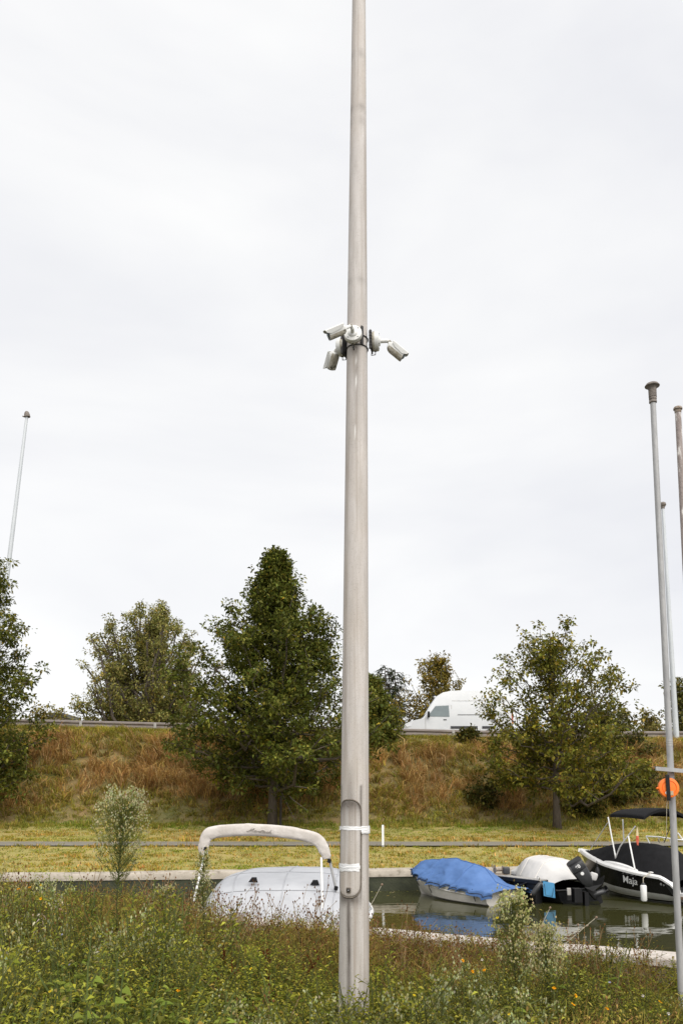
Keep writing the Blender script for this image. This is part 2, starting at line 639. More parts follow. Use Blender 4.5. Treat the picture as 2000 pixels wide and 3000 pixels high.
# far bank as one sheet to the horizon
xs = np.concatenate([np.linspace(-500, -44, 14), np.linspace(-40, 40, 81), np.linspace(44, 500, 14)])
du = np.array([.42, 1.2, 2.4, 3.6])
rows = []
for k in range(5):
    rows.append([(x, quay_y(x) + .42 + (29.2 - quay_y(x) - .42) * k / 5) for x in xs])
for y in [29.3, 30.3, 31.3, 32.5, 34, 35, 36, 36.8, 37.6, 38.4, 39.2, 40, 40.8, 41.6, 42.4, 43.2, 44.2, 46, 50, 56, 60, 63, 66, 70, 90, 140, 300, 900]:
    rows.append([(x, y) for x in xs])
G = np.zeros((len(rows), len(xs), 3))
for i, r in enumerate(rows):
    a = np.array(r)
    G[i, :, 0] = a[:, 0]
    G[i, :, 1] = a[:, 1]
    G[i, :, 2] = far_z(a[:, 0], a[:, 1])
bump = .10 * fbm(G[..., 0] * .7, G[..., 1] * .7, 11) * np.clip((G[..., 1] - 35.5) / 1.5, 0, 1) * np.clip((43 - G[..., 1]) / 1.0, 0, 1)
G[..., 2] += bump
k31 = 5 + 2
lawn = build('lawn', sheet(G[:5 + 7]), M['lawn'], smooth=True)
tag(lawn, kind='structure')
emb = build('embankment', sheet(G[5 + 6:]), M['bank'], smooth=True)
tag(emb, kind='structure')
# path, 6 mm above the lawn
pp = np.zeros((5, 81, 3))
px_ = np.linspace(-40, 40, 81)
for i, y in enumerate(np.linspace(28.95, 31.4, 5)):
    pp[i, :, 0] = px_
    pp[i, :, 1] = y + .05 * fbm(px_ * .9, px_ * 0 + i, 5) * (i in (0, 4))
    pp[i, :, 2] = 1.05 + .012 + .01 * (i in (1, 2, 3))
tag(build('footpath', sheet(pp), M['asphalt'], smooth=True), kind='structure')
rd = np.zeros((3, 41, 3))
rx = np.linspace(-60, 60, 41)
for i, y in enumerate((45.0, 52.0, 59.0)):
    rd[i, :, 0] = rx
    rd[i, :, 1] = y
    rd[i, :, 2] = crest_z(rx) + .03
tag(build('road', sheet(rd), M['road']), kind='structure')
# road markings
mk = np.zeros((2, 41, 3))
for i, y in enumerate((45.6, 45.75)):
    mk[i, :, 0] = rx
    mk[i, :, 1] = y
    mk[i, :, 2] = crest_z(rx) + .034
tag(build('road_edge_line', sheet(mk), M['white_paint']), kind='structure')

# water sheet and canal bed
tag(build('canal_water', (np.array([(-300, 2, 0), (300, 2, 0), (300, 32, 0), (-300, 32, 0)], float), [(0, 1, 2, 3)]), M['water']), kind='structure')

# near ground: from behind the camera to the parapet
gx = np.linspace(-30, 14, 89)
ng = np.zeros((40, len(gx), 3))
for i in range(40):
    t = i / 39
    ytop = par_y(gx) - .18
    ng[i, :, 0] = gx
    ng[i, :, 1] = -8 + (ytop + 8) * t
    ng[i, :, 2] = near_z(gx, ng[i, :, 1])
tag(build('ground', sheet(ng), M['soil'], smooth=True), kind='structure')


def wall_strip(x0, x1, n, off0, off1, z0, z1, jit=0):
    """Box-like strip along the near parapet line, offsets measured from the outer edge towards land."""
    secs = []
    for s in np.linspace((x0 - PA[0]) / PDIR[0], (x1 - PA[0]) / PDIR[0], n):
        p = PA + PDIR * s
        a, b = p - PN * off0, p - PN * off1
        j = jit * fbm(s * 1.3, 0, 9)
        secs.append([(a[0], a[1], z0), (a[0], a[1], z1 - .012), (a[0] - PN[0] * .015, a[1] - PN[1] * .015, z1 + j), (b[0] + PN[0] * .015, b[1] + PN[1] * .015, z1 + j), (b[0], b[1], z1 - .012), (b[0], b[1], z0)])
    return loft(secs, closed=True, cap0=True, cap1=True)


w = thing('parapet_wall', (0, par_y(0), 0), 'low grey concrete parapet wall along the near edge of the canal', 'wall')
build('wall_face', wall_strip(-30, 12, 90, .03, .34, -1.2, 1.225), M['wall_concrete'], w, smooth='auto')
build('coping', wall_strip(-30, 12, 120, 0, .37, 1.225, 1.30, .008), M['coping'], w, smooth='auto')

w = thing('quay_wall', (0, quay_y(0), 0), 'dark algae covered quay wall with pale coping across the water', 'wall')
qx = np.linspace(-40, 40, 161)
secs, secs2 = [], []
for x in qx:
    y = float(quay_y(x)) + .02 * float(fbm(x * .8, 0, 4))
    secs.append([(x, y + .03, -1.2), (x, y + .03, .405), (x, y + .4, .405), (x, y + .4, -1.2)])
    j = .012 * float(fbm(x * 1.1, 0, 6))
    secs2.append([(x, y, .405), (x, y - .005, .55 + j), (x, y + .03, .60 + j), (x, y + .46, .62 + j), (x, y + .46, .405)])
build('wall_face', loft(secs, True, True, True), M['algae_wall'], w)
build('coping', loft(secs2, True, True, True), M['far_coping'], w, smooth='auto')
for o in list(COL.objects):
    if o.get('category') == 'wall':
        o['kind'] = 'thing'

# ------------------------------------------------------------------ concrete lamp pole
PB = at(1036, 2900, 6.0)
PT = at(1051, 0, 6.0)


def pole_c(z):
    t = (z - PB[2]) / (PT[2] - PB[2])
    return np.array([PB[0] + (PT[0] - PB[0]) * t, 6.0, z])


POLE_R = np.polyfit([1.4, 4.17, 6.36, 9.35, 11.5], [.1075, .0932, .080, .0545, .035], 2)


def pole_r(z):
    return float(np.polyval(POLE_R, z))


def pole_pt(th, z, dr=0.0):
    """th: angle seen from the camera, 0 = towards it, positive = to the right."""
    c, r = pole_c(z), pole_r(z) + dr
    return np.array([c[0] + r * math.sin(th), c[1] - r * math.cos(th), z])


def zpix(py, Y=5.9):
    return at(1036, py, Y)[2]


ZD0, ZD1 = zpix(2630), zpix(2343)          # door bottom / top
TH_C, TH_W = R(-24), R(49)                 # door centre and half width

pole = thing('concrete_lamp_pole', (PB[0], 6.0, GZ), 'tall tapered grey concrete pole with access door, standing among the weeds', 'pole')
nA, zsP = 72, np.concatenate([np.linspace(GZ - .3, 3.2, 150), np.linspace(3.22, 11.5, 230)])
V, C = [], []
for z in zsP:
    c, r = pole_c(z), pole_r(z)
    ths = np.linspace(-math.pi, math.pi, nA, endpoint=False)
    V.append(np.stack([c[0] + r * np.sin(ths), c[1] - r * np.cos(ths), np.full(nA, z)], 1))
    st = np.zeros((nA, 3))
    # dark run-off below the lock of the door
    if z < ZD0 + .02:
        d = (ths - R(-22) - .04 * math.sin(z * 5)) / .15
        fade = min(1, (z - GZ) / .25) * (1 if z > ZD0 - .45 else max(.0, .9 - (ZD0 - .45 - z) * .25))
        st[:, 0] = np.maximum(st[:, 0], .95 * np.exp(-d * d) * max(fade, 0))
    # soil splash at the foot
    st[:, 0] = np.maximum(st[:, 0], .75 * np.clip((1.32 - z) / .42, 0, 1) * (.7 + .3 * np.sin(ths * 3 + 1)))
    # grime round the door
    if ZD0 - .1 < z < ZD1 + .1:
        e = np.abs(ths - TH_C) - TH_W
        st[:, 0] = np.maximum(st[:, 0], .8 * np.exp(-(e / .10) ** 2) * np.clip((z - ZD0 + .1) / .1, 0, 1))
    if abs(z - ZD0) < .09:
        st[:, 0] = np.maximum(st[:, 0], .9 * np.exp(-((z - ZD0 + .01) / .045) ** 2) * np.exp(-((ths - TH_C) / TH_W) ** 4))
    if ZD1 < z < ZD1 + .3:
        st[:, 0] = np.maximum(st[:, 0], .5 * np.exp(-((ths - TH_C - .1) / .25) ** 2) * (1 - (z - ZD1) / .3))
    # seam bands high up
    for zz, a in ((zpix(300), .42), (zpix(142), .3), (zpix(812), .28), (zpix(340), .25)):
        st[:, 0] = np.maximum(st[:, 0], a * np.exp(-((z - zz) / .035) ** 2) * (.6 + .4 * np.sin(ths * 4)))
    # dirt under the camera boxes
    zc = zpix(1010)
    if zc - .9 < z < zc:
        st[:, 0] = np.maximum(st[:, 0], .55 * np.exp(-((ths + .05) / .30) ** 2) * (1 - (zc - z) / .9))
    for zz, th, ln in ((zpix(1052), -.12, .035), (zpix(1112), -.1, .05), (zpix(1262), -.15, .045)):
        st[:, 1] = np.maximum(st[:, 1], .9 * np.exp(-((ths - th) / .05) ** 2) * np.exp(-((z - zz) / ln) ** 4))
    C.append(st)
V = np.concatenate(V)
C = np.concatenate(C)
i, k = np.meshgrid(np.arange(len(zsP) - 1), np.arange(nA), indexing='ij')
k2 = (k + 1) % nA
Q = np.stack([i * nA + k, i * nA + k2, (i + 1) * nA + k2, (i + 1) * nA + k], -1).reshape(-1, 4)
sh = build_big('shaft', V, Q, C, M['pole'], pole, origin=(PB[0], 6.0, GZ))
sh.data.polygons.foreach_set('use_smooth', np.ones(len(sh.data.polygons), bool))


# access door: curved panel with round ends
def door_uv(n=64, inset=0.0):
    """Outline in (angle, height) of the door."""
    hw = TH_W - inset / .1
    rad_h = .085
    pts = []
    for k in range(n):
        t = 2 * math.pi * k / n
        x, y = math.cos(t), math.sin(t)
        pts.append((TH_C + hw * np.sign(x) * abs(x) ** .8, (ZD1 - rad_h - inset if y >= 0 else ZD0 + rad_h + inset) + rad_h * y))
    return pts


def door_patch(dr, inset):
    rowsV = []
    mrow, ncol = 90, 26
    Cc = []
    for i_ in range(mrow):
        z = ZD0 + inset + (ZD1 - ZD0 - 2 * inset) * i_ / (mrow - 1)
        dz = max(0, .085 - (ZD1 - inset - z), .085 - (z - ZD0 - inset)) / .085
        hw = (TH_W - inset / .1) * math.sqrt(max(0, 1 - dz ** 2.4))
        for j in range(ncol):
            th = TH_C + hw * (2 * j / (ncol - 1) - 1)
            rowsV.append(pole_pt(th, z, dr))
            g = .75 * math.exp(-((ZD1 - z) / .065) ** 2) + .3 * math.exp(-((ZD1 - z) / .14) ** 2) + .4 * math.exp(-((z - ZD0) / .03) ** 2)
            g += .22 * math.exp(-((th - TH_C - .05) / .12) ** 2) * math.exp(-((z - ZD0 - .22) / .08) ** 2)
            edge = hw - abs(th - TH_C)
            g += .5 * math.exp(-(edge / .06) ** 2)
            Cc.append((min(g, .85), 0, 0))
    return np.array(rowsV), np.array(Cc), mrow, ncol


dv, dc, mr_, nc_ = door_patch(.005, .006)
i, k = np.meshgrid(np.arange(mr_ - 1), np.arange(nc_ - 1), indexing='ij')
Q = np.stack([i * nc_ + k, i * nc_ + k + 1, (i + 1) * nc_ + k + 1, (i + 1) * nc_ + k], -1).reshape(-1, 4)
door = build_big('access_door', dv, Q, dc, M['pole'], pole, origin=dv.mean(0))
door.data.polygons.foreach_set('use_smooth', np.ones(len(door.data.polygons), bool))
door['label'] = 'rounded access door in the pole with dirty rim'
rim = [pole_pt(th, z, .000) for th, z in door_uv()]
build('door_rim', tube(rim + rim[:2], .0065, 6, cap=False), M['gasket'], pole, smooth=True)
lz = zpix(2608)
lp, ln_ = pole_pt(R(-22), lz, .006), np.array([math.sin(R(-22)), -math.cos(R(-22)), 0])
la = np.array([math.cos(R(-22)), math.sin(R(-22)), 0])
lock = build('lock_plate', rbox(lp, la * .017, np.array([0, 0, .019]), ln_ * .004, .3), M['gasket'], door, smooth='auto')
build('lock_ring', lathe([(.0125, 0), (.0125, .006), (.009, .007), (.009, .001)], lp + ln_ * .003, ln_, 20), M['bracket'], door)
build('lock_pin', lathe([(.005, 0), (.005, .005), (.003, .006)], lp + ln_ * .003, ln_, 12), M['galv'], door)


def tape_band(z0, z1, t0, t1, dr, ragged, seed):
    n = 60
    P = np.zeros((5, n, 3))
    for j in range(n):
        th = t0 + (t1 - t0) * j / (n - 1)
        a = z0 + ragged * float(fbm(th * 3, 0, seed))
        b = z1 + ragged * float(fbm(th * 3, 5, seed))
        for i_ in range(5):
            P[i_, j] = pole_pt(th, a + (b - a) * i_ / 4, dr + .0006 * float(fbm(th * 6, i_ * .9, seed + 3)))
    return sheet(P)


build('tape_band', tape_band(zpix(2432), zpix(2421), R(-100), R(100), .0075, .003, 1), M['tape'], pole, smooth=True)
build('tape_band', tape_band(zpix(2442), zpix(2420), R(24), R(80), .0090, .002, 2), M['tape'], pole, smooth=True)
build('tape_band', tape_band(zpix(2554), zpix(2531), R(-95), R(17), .0075, .005, 7), M['tape'], pole, smooth=True)
build('tape_band', tape_band(zpix(2545), zpix(2536), R(-95), R(21), .0090, .003, 8), M['tape'], pole, smooth=True)
for (py, th) in ((2437, -85), (2440, 24), (2362, -26)):
    p = pole_pt(R(th), zpix(py), .010)
    build('screw', lathe([(.004, 0), (.004, .004), (.002, .006)], p, p - pole_c(p[2]), 8), M['gasket'], pole)

# ------------------------------------------------------------------ cctv cameras on the pole


def cctv_housing(rear, front, updir, w, h):
    """Bullet housing: returns dict of parts. rear -> front axis."""
    d = norm(front - rear)
    L = np.linalg.norm(front - rear)
    u = norm(np.asarray(updir) - d * np.dot(updir, d))
    s = np.cross(d, u)
    ring = []
    for k in range(24):
        t = 2 * math.pi * k / 24
        cx, cy = math.cos(t), math.sin(t)
        ring.append((np.sign(cx) * abs(cx) ** .55, np.sign(cy) * abs(cy) ** .62))
    secs = []
    for f, wv in ((0, .42), (.05, .68), (.13, .88), (.25, 1), (.8, 1), (.89, .985)):
        secs.append([rear + d * L * f + s * x * w * wv + u * y * h * wv for x, y in ring])
    body = loft(secs, True, True, True)
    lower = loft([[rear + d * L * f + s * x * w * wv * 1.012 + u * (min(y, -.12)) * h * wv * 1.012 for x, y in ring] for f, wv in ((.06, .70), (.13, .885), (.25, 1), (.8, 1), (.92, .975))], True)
    fc = rear + d * L * .90
    face = loft([[fc + s * x * w * .86 + u * y * h * .82 + d * q for x, y in ring] for q in (-.01, .001)], True, True, True)
    lens = lathe([(h * .42, 0), (h * .42, .006), (h * .3, .012), (h * .05, .014)], fc, d, 18)
    # visor: roof plate with folded sides, longer at the top
    vis = []
    for f, sd in ((.10, .25), (.3, .5), (.8, .62), (1.0, .30), (1.03, .08)):
        c = rear + d * L * f
        vis.append([c - s * w * 1.1 + u * h * (1.06 - 1.5 * sd), c - s * w * 1.08 + u * h * .98, c - s * w * .9 + u * h * 1.13, c + u * h * 1.17, c + s * w * .9 + u * h * 1.13, c + s * w * 1.08 + u * h * .98, c + s * w * 1.1 + u * h * (1.06 - 1.5 * sd),
                    c + s * w * 1.05 + u * h * (1.06 - 1.5 * sd), c + s * w * 1.02 + u * h * .95, c + s * w * .85 + u * h * 1.08, c + u * h * 1.11, c - s * w * .85 + u * h * 1.08, c - s * w * 1.02 + u * h * .95, c - s * w * 1.05 + u * h * (1.06 - 1.5 * sd)])
    visor = loft(vis, True, True, True)
    return body, lower, face, lens, visor


def cctv(label, box_c, n, box_r, thick, arm, rear, front, updir, w=.040, h=.036, plate=None):
    t = thing('surveillance_camera', box_c, label, 'camera', 'surveillance cameras strapped to the concrete pole')
    n = norm(n)
    b = build('junction_box', lathe([(box_r * .96, -thick), (box_r, -thick + .004), (box_r, -.006), (box_r * .955, 0), (box_r * .90, .001)], box_c, n, 36), M['cctv'], t, smooth='auto')
    build('box_dirt', lathe([(box_r * 1.004, -thick * .98), (box_r * 1.006, -thick * .72), (box_r * 1.004, -thick * .66)], box_c, n, 36), M['cctv_dirty'], b)
    build('cable_gland', lathe([(.016, 0), (.016, .008), (.011, .011)], box_c - n * thick * .55 + np.array([0, 0, -box_r * .97]), (0, 0, -1), 14), M['cctv_dirty'], b)
    build('arm_base', lathe([(box_r * .50, 0), (box_r * .50, .007), (box_r * .44, .011), (.017, .013)], box_c, n, 28), M['cctv'], t, smooth='auto')
    a_, b_ = frame(n)
    for q in range(4):
        p = box_c + (a_ * math.cos(q * 1.57 + .8) + b_ * math.sin(q * 1.57 + .8)) * box_r * .78
        build('screw', lathe([(.0045, 0), (.0045, .003), (.002, .004)], p, n, 8), M['dark_grey'], b)
    build('arm', tube(arm, [.0155, .015] + [.0125] * (len(arm) - 2), 12), M['cctv'], t, smooth='auto')
    build('ball_joint', lathe([(.004, -.017), (.013, -.011), (.017, 0), (.013, .011), (.004, .017)], arm[-2], norm(arm[-1] - arm[-2]), 14), M['cctv_dirty'], t, smooth=True)
    body, lower, face, lens, visor = cctv_housing(rear, front, updir, w, h)
    hb = build('housing', body, M['cctv'], t, smooth='auto')
    build('stained_underside', lower, M['cctv_dirty'], hb, smooth='auto')
    build('front_face', face, M['black_plastic'], hb)
    build('lens', lens, M['van_glass'], hb, smooth='auto')
    build('sun_visor', visor, M['cctv'], t, smooth='auto')
    cb0 = box_c - n * thick * .55 + np.array([0, 0, -box_r * 1.1])
    side_ = norm(np.array([pole_c(box_c[2])[0], 6.0, 0]) - np.array([box_c[0], box_c[1], 0]))
    build('cable', tube([cb0, cb0 + np.array([0, 0, -.03]), cb0 + side_ * .03 + np.array([0, 0, -.035]), box_c - n * (thick + .004) + np.array([0, 0, -.05])], .004, 6), M['bracket'], t, smooth=True)
    if plate is not None:
        pv = []
        c, half = plate
        pv.append(box(c, half[0], half[1], half[2]))
        build('mounting_plate', pv, M['bracket'], t)
    return t


zc = zpix(985)
pc, pr = pole_c(zc), pole_r(zc)
# front camera, aimed left
bc = at(1033, 974, 5.845)
nf = norm([-.10, -.985, .10])
rr, ff = at(1013, 961, 5.72), at(957, 985, 5.71)
cctv('white surveillance camera on the front of the pole, aimed to the left', bc, nf, .069, .042,
     [bc, bc + nf * .05, bc + nf * .062 + np.array([-.012, 0, .010]), rr + norm(ff - rr) * .01], rr, ff, (0.05, -.45, 1), .036, .038,
     plate=((pole_pt(.42, zc + .02, .010)), (np.array([.008, .008, 0]), np.array([-.003, .003, 0]), np.array([0, 0, .075]))))
# right camera
bc2 = np.array([at(1109, 1001, 6.0)[0], 5.985, at(1109, 1003, 6.0)[2]])
n2 = norm([.99, -.10, 0.0])
e1 = bc2 + n2 * .068
rr2, ff2 = at(1137, 1010, 5.96), at(1184, 1049, 5.985)
cr = cctv('white surveillance camera on the right side of the pole, aimed down right', bc2, n2, .073, .050,
          [bc2, e1, e1 + np.array([.014, -.002, -.012]), rr2 + norm(ff2 - rr2) * .012], rr2, ff2, (.55, -.30, 1), .040, .040,
          plate=(bc2 - n2 * .058, (n2 * .004, np.array([.01, .045, 0]), np.array([0, 0, .078]))))
for dz in (.045, -.035):
    ring = [pole_pt(2 * math.pi * k / 40, zc + dz - .02, .005) for k in range(41)]
    build('strap', [tube(ring, .0042, 6, cap=False)], M['bracket'], cr)
for k in range(6):
    p = bc2 - n2 * .056 + np.array([-.012, -.03, .066 - k * .026])
    build('strap_tooth', box(p, (.011, 0, 0), (0, .012, 0), (0, 0, .007)), M['bracket'], cr)
# left camera behind, aimed down
n3 = norm([-.90, .42, 0])
bc3 = np.array([at(993, 1020, 6.05)[0], 6.06, at(993, 1018, 6.05)[2]])
rr3, ff3 = at(981, 1030, 6.06), at(966, 1084, 6.16)
cctv('white surveillance camera low on the left of the pole, hanging straight down', bc3, n3, .070, .055,
     [bc3, bc3 + n3 * .012, bc3 + n3 * .02 + np.array([-.004, -.004, -.02]), rr3], rr3, ff3, (-.75, .5, .35), .040, .038,
     plate=(bc3 - n3 * .055, (n3 * .008, np.array([.03, .055, 0]), np.array([0, 0, .085]))))

# ------------------------------------------------------------------ vent pipes with rescue reel on the right
def pipe_axis(p_top, p_bot, z):
    t = (z - p_bot[2]) / (p_top[2] - p_bot[2])
    return p_bot + (p_top - p_bot) * t


vt, vb = at(1911, 1175, 7.0), at(1992, 2850, 7.0)
v0 = pipe_axis(vt, vb, GZ - .2)
vp = thing('vent_pipe', (v0[0], 7.0, GZ), 'tall thin galvanised vent pipe with flared dark cap at the right', 'pipe')
build('pipe', tube([v0, pipe_axis(vt, vb, 3.4), vt], [.0285, .0265, .0245], 20), M['galv'], vp, smooth='auto')
up = norm(vt - v0)
build('collar', lathe([(.026, -.02), (.034, -.015), (.034, 0), (.029, .008), (.034, .016), (.034, .03), (.030, .036)], vt, up, 24), M['dark_cap'], vp, smooth='auto')
build('vent_head', lathe([(.035, .036), (.0355, .11), (.038, .118), (.041, .122)], vt, up, 24), M['dark_cap'], vp, smooth='auto')
capn = norm(up + np.array([.05, -.12, 0]))
build('cap', lathe([(.040, .122), (.044, .13), (.064, .140), (.065, .145), (.050, .165), (.025, .178), (.004, .182)], vt, up, 28), M['dark_cap'], vp, smooth='auto')
cz_ = at(1955, 2253, 7.0)[2]
ca, cb = at(1919, 2252, 6.93), at(2034, 2262, 6.93)
dd = norm(cb - ca)
build('cross_bracket', [box((ca + cb) / 2, (cb - ca) / 2, np.array([0, .012, 0]), np.array([0, 0, .015])),
                        box((ca + cb) / 2 + np.array([0, .03, .016]), (cb - ca) / 2, np.array([0, .04, 0]), np.array([0, 0, .002]))], M['galv'], vp)
for zz in (cz_ + .24, cz_ + .20, cz_ + .22):
    c = pipe_axis(vt, vb, zz)
    build('scuff_band', lathe([(.0272, -.008), (.0280, -.004), (.0280, .004), (.0272, .008)], c, up, 20), M['galv_warm'], vp)

rt, rb = at(1984, 1200, 7.25), at(2066, 2850, 7.25)
r0 = pipe_axis(rt, rb, GZ - .2)
rp_ = thing('rusty_vent_pipe', (r0[0], 7.25, GZ), 'rusty vent pipe with peeling white paint at the right edge', 'pipe')
build('pipe', tube([r0, pipe_axis(rt, rb, 3.4), rt], [.030, .029, .027], 18), M['rust'], rp_, smooth='auto')
up2 = norm(rt - r0)
build('cap', lathe([(.030, -.03), (.031, -.005), (.040, .0), (.041, .010), (.034, .024), (.018, .032), (.003, .034)], rt, up2, 22), M['rust_cap'], rp_, smooth='auto')

# orange rescue reel
rc = at(1957, 2308, 6.92)
rl = thing('rescue_reel', rc - np.array([0, 0, .09]), 'round orange rescue line reel with black strap on the vent pipe', 'rescue reel')
nn = norm([-.12, -.99, .03])
rw = .083
cs = build('reel_case', lathe([(rw * .93, -.03), (rw, -.024), (rw, .012), (rw * .97, .018), (rw * .72, .021), (rw * .70, .015), (rw * .66, .015), (rw * .64, .020), (rw * .1, .022)], rc, nn, 44), M['orange'], rl, smooth='auto')
aa, bb = frame(nn)
if aa[0] < 0:
    aa = -aa
sp = rc - aa * .012 + nn * .030
tl = np.array([.012, 0, -1])
build('strap_bar', rbox(sp, aa * .015, nn * .007, norm(tl) * .108, .2), M['black_plastic'], rl, smooth='auto')
build('spout', lathe([(.012, 0), (.010, .012), (.004, .022)], rc - aa * rw * .97 + np.array([0, 0, -.005]), -aa, 12), M['orange'], rl, smooth=True)
build('note', box(rc + aa * .013 + nn * .023 + np.array([0, 0, -.045]), aa * .017, np.array([0, 0, .018]), nn * .002), M['cardboard'], rl)
build('white_button', lathe([(.013, 0), (.013, .003), (.008, .004)], rc - aa * .022 + nn * .020 + np.array([0, 0, -.043]), nn, 18), M['white_paint'], rl)
pl = pipe_axis(vt, vb, rc[2])
build('hook', tube([pl + np.array([0, 0, .03]), pl + np.array([-.01, -.05, .03]), rc - nn * .03], .006, 6), M['bracket'], rl)
build('cord', tube([rc + np.array([-.02, -.01, -.08]), rc + np.array([-.028, -.005, -.18]), rc + np.array([-.034, 0, -.30]), rc + np.array([-.03, .02, -.42])], .0022, 5), M['rope'], rl)

# ------------------------------------------------------------------ road: lamp masts, guard rail, van
def mast(name, label, pxt, pyt, pxb, pyb, Y, r0_, r1_, head):
    a, b = at(pxt, pyt, Y), at(pxb, pyb, Y)
    zb = float(far_z(b[0], Y)) - .1
    t = (zb - b[2]) / (a[2] - b[2])
    base = b + (a - b) * t
    e = thing(name, base, label, 'lamp mast')
    build('mast', tube([base + (a - base) * k / 8 for k in range(9)], list(np.linspace(r0_, r1_, 9)), 14), M['lamp_mast'], e, smooth='auto')
    build('base_plate', lathe([(r0_ * 1.7, 0), (r0_ * 1.7, .12), (r0_ * 1.1, .16)], base, (0, 0, 1), 16), M['galv_warm'], e)
    if head == 'dome':
        build('lamp_head', lathe([(.09, -.06), (.15, -.14), (.17, -.13), (.15, .03), (.12, .13), (.07, .19), (.01, .21)], a, (-.15, -.05, 1), 20), M['dark_cap'], e, smooth='auto')
        build('lamp_fin', rbox(a + np.array([-.17, 0, -.11]), np.array([.08, 0, -.02]), np.array([0, .05, 0]), np.array([0, 0, .025]), .4), M['dark_cap'], e, smooth='auto')
    else:
        build('lamp_arm', tube([a + np.array([0, 0, -.1]), a + np.array([.0, 0, .12]), a + np.array([-.12, 0, .16]), a + np.array([-.36, 0, -.05])], [.10, .10, .10, .07], 10), M['dark_cap'], e, smooth='auto')
        build('lamp_head', lathe([(.05, -.13), (.13, -.1), (.17, 0), (.13, .1), (.04, .15)], a + np.array([.02, 0, .14]), (.2, 0, 1), 14), M['dark_cap'], e, smooth='auto')


mast('lamp_mast', 'tall pale lamp mast leaning behind the tree at the left edge', 80, 1215, 8, 1800, 43.6, .17, .075, 'dome')
mast('lamp_mast', 'pale lamp mast standing behind the galvanised vent pipe', 1940, 1485, 1979, 2150, 43.6, .155, .075, 'hook')

gr = thing('guard_rail', (0, 44.0, float(crest_z(0))), 'weathered steel guard rail along the top of the embankment', 'guard rail')
prof = [(-.00, .36), (-.075, .39), (-.08, .44), (-.03, .475), (-.03, .505), (-.08, .54), (-.075, .59), (-.0, .62), (.02, .62), (-.05, .585), (-.055, .545), (-.005, .51), (-.005, .47), (-.055, .435), (-.05, .395), (.02, .36)]
sx = np.linspace(-34, 34, 18)
for i_ in range(17):
    secs = []
    for x in (sx[i_] - .12, sx[i_ + 1] + (.0 if i_ < 16 else 0)):
        cz0 = float(crest_z(x)) - .03
        off = .004 * (i_ % 2)
        secs.append([(x, 44.0 + q[0] * 1.2 - off, cz0 + .22 + (q[1] - .36) * 1.5) for q in prof])
    build('rail_panel', loft(secs, True, True, True), M['rail'], gr, smooth='auto')
for x in sx:
    cz0 = float(crest_z(x))
    build('rail_post', [abox(x - .05, x + .05, 44.03, 44.14, cz0 - .6, cz0 + .50), abox(x - .07, x + .07, 43.90, 43.912, cz0 + .27, cz0 + .54)], M['galv_warm'], gr)

# white panel van, driving to the left
vx0, vY = at(1178, 2140, 46.4)[0], 46.4
vz = float(crest_z(6.0)) + .035
van = thing('panel_van', (vx0 + 3, vY, vz), 'white high roof panel van driving left on the road', 'van')
VL, VW, VH = 6.1, 2.0, 2.95
# side outline (x from nose, z), upper contour then closed at sill
top = [(0.0, .42), (-.02, .75), (.10, .98), (.45, 1.12), (1.02, 1.26), (1.25, 1.52), (1.62, 2.02), (1.92, 2.34), (2.25, 2.58), (2.75, 2.74), (3.4, 2.80), (4.6, 2.80), (5.7, 2.76), (6.02, 2.70), (6.1, 2.5), (6.1, .42)]
ring_y = [(-1.0, .0), (-1.0, 1.0)]
secs = []
for x, z in top:
    taper = .06 * max(0, (1.0 - x)) + .10 * max(0, z - 1.3) / 1.5
    hw = VW / 2 - taper
    secs.append((x, z, hw))
stn = [0.0, .10, .45, 1.02, 1.25, 1.62, 1.92, 2.25, 2.75, 3.4, 4.6, 5.7, 6.02, 6.1]
ztop = [.82, 1.00, 1.15, 1.30, 1.60, 2.20, 2.62, 2.82, 2.91, 2.94, 2.94, 2.92, 2.87, 2.6]
lofts = []
for x, zt in zip(stn, ztop):
    half = []
    for z in (.42, min(.8, zt - .02), min(1.3, zt - .01), (min(1.3, zt) + zt) / 2, zt):
        hw = VW / 2 - .10 * max(0, 1.0 - x) ** 2 - .10 * max(0, z - 1.3) / 1.5 - (.07 if z == zt and zt > 1.2 else .02 if z == zt else 0)
        half.append((hw, z - (.05 if z == zt and zt > 1.2 else 0)))
    sec = [(vx0 + x, vY - hw, vz + z) for hw, z in half] + [(vx0 + x, vY, vz + zt)] + [(vx0 + x, vY + hw, vz + z) for hw, z in half[::-1]]
    lofts.append(sec)
body = build('body', loft(lofts, True, True, True), M['van_paint'], van, smooth='auto')
bv = body.modifiers.new('bevel', 'BEVEL')
bv.width = .03
bv.segments = 3
bv.limit_method = 'ANGLE'


def vside(pts, off=.012, s_=-1):
    V_ = []
    for x, z in pts:
        taper = .06 * max(0, (1.0 - x)) + .10 * max(0, z - 1.3) / 1.5
        V_.append((vx0 + x, vY + s_ * (VW / 2 - taper + off), vz + z))
    return np.array(V_), [tuple(range(len(V_)))] if s_ < 0 else [tuple(range(len(V_) - 1, -1, -1))]


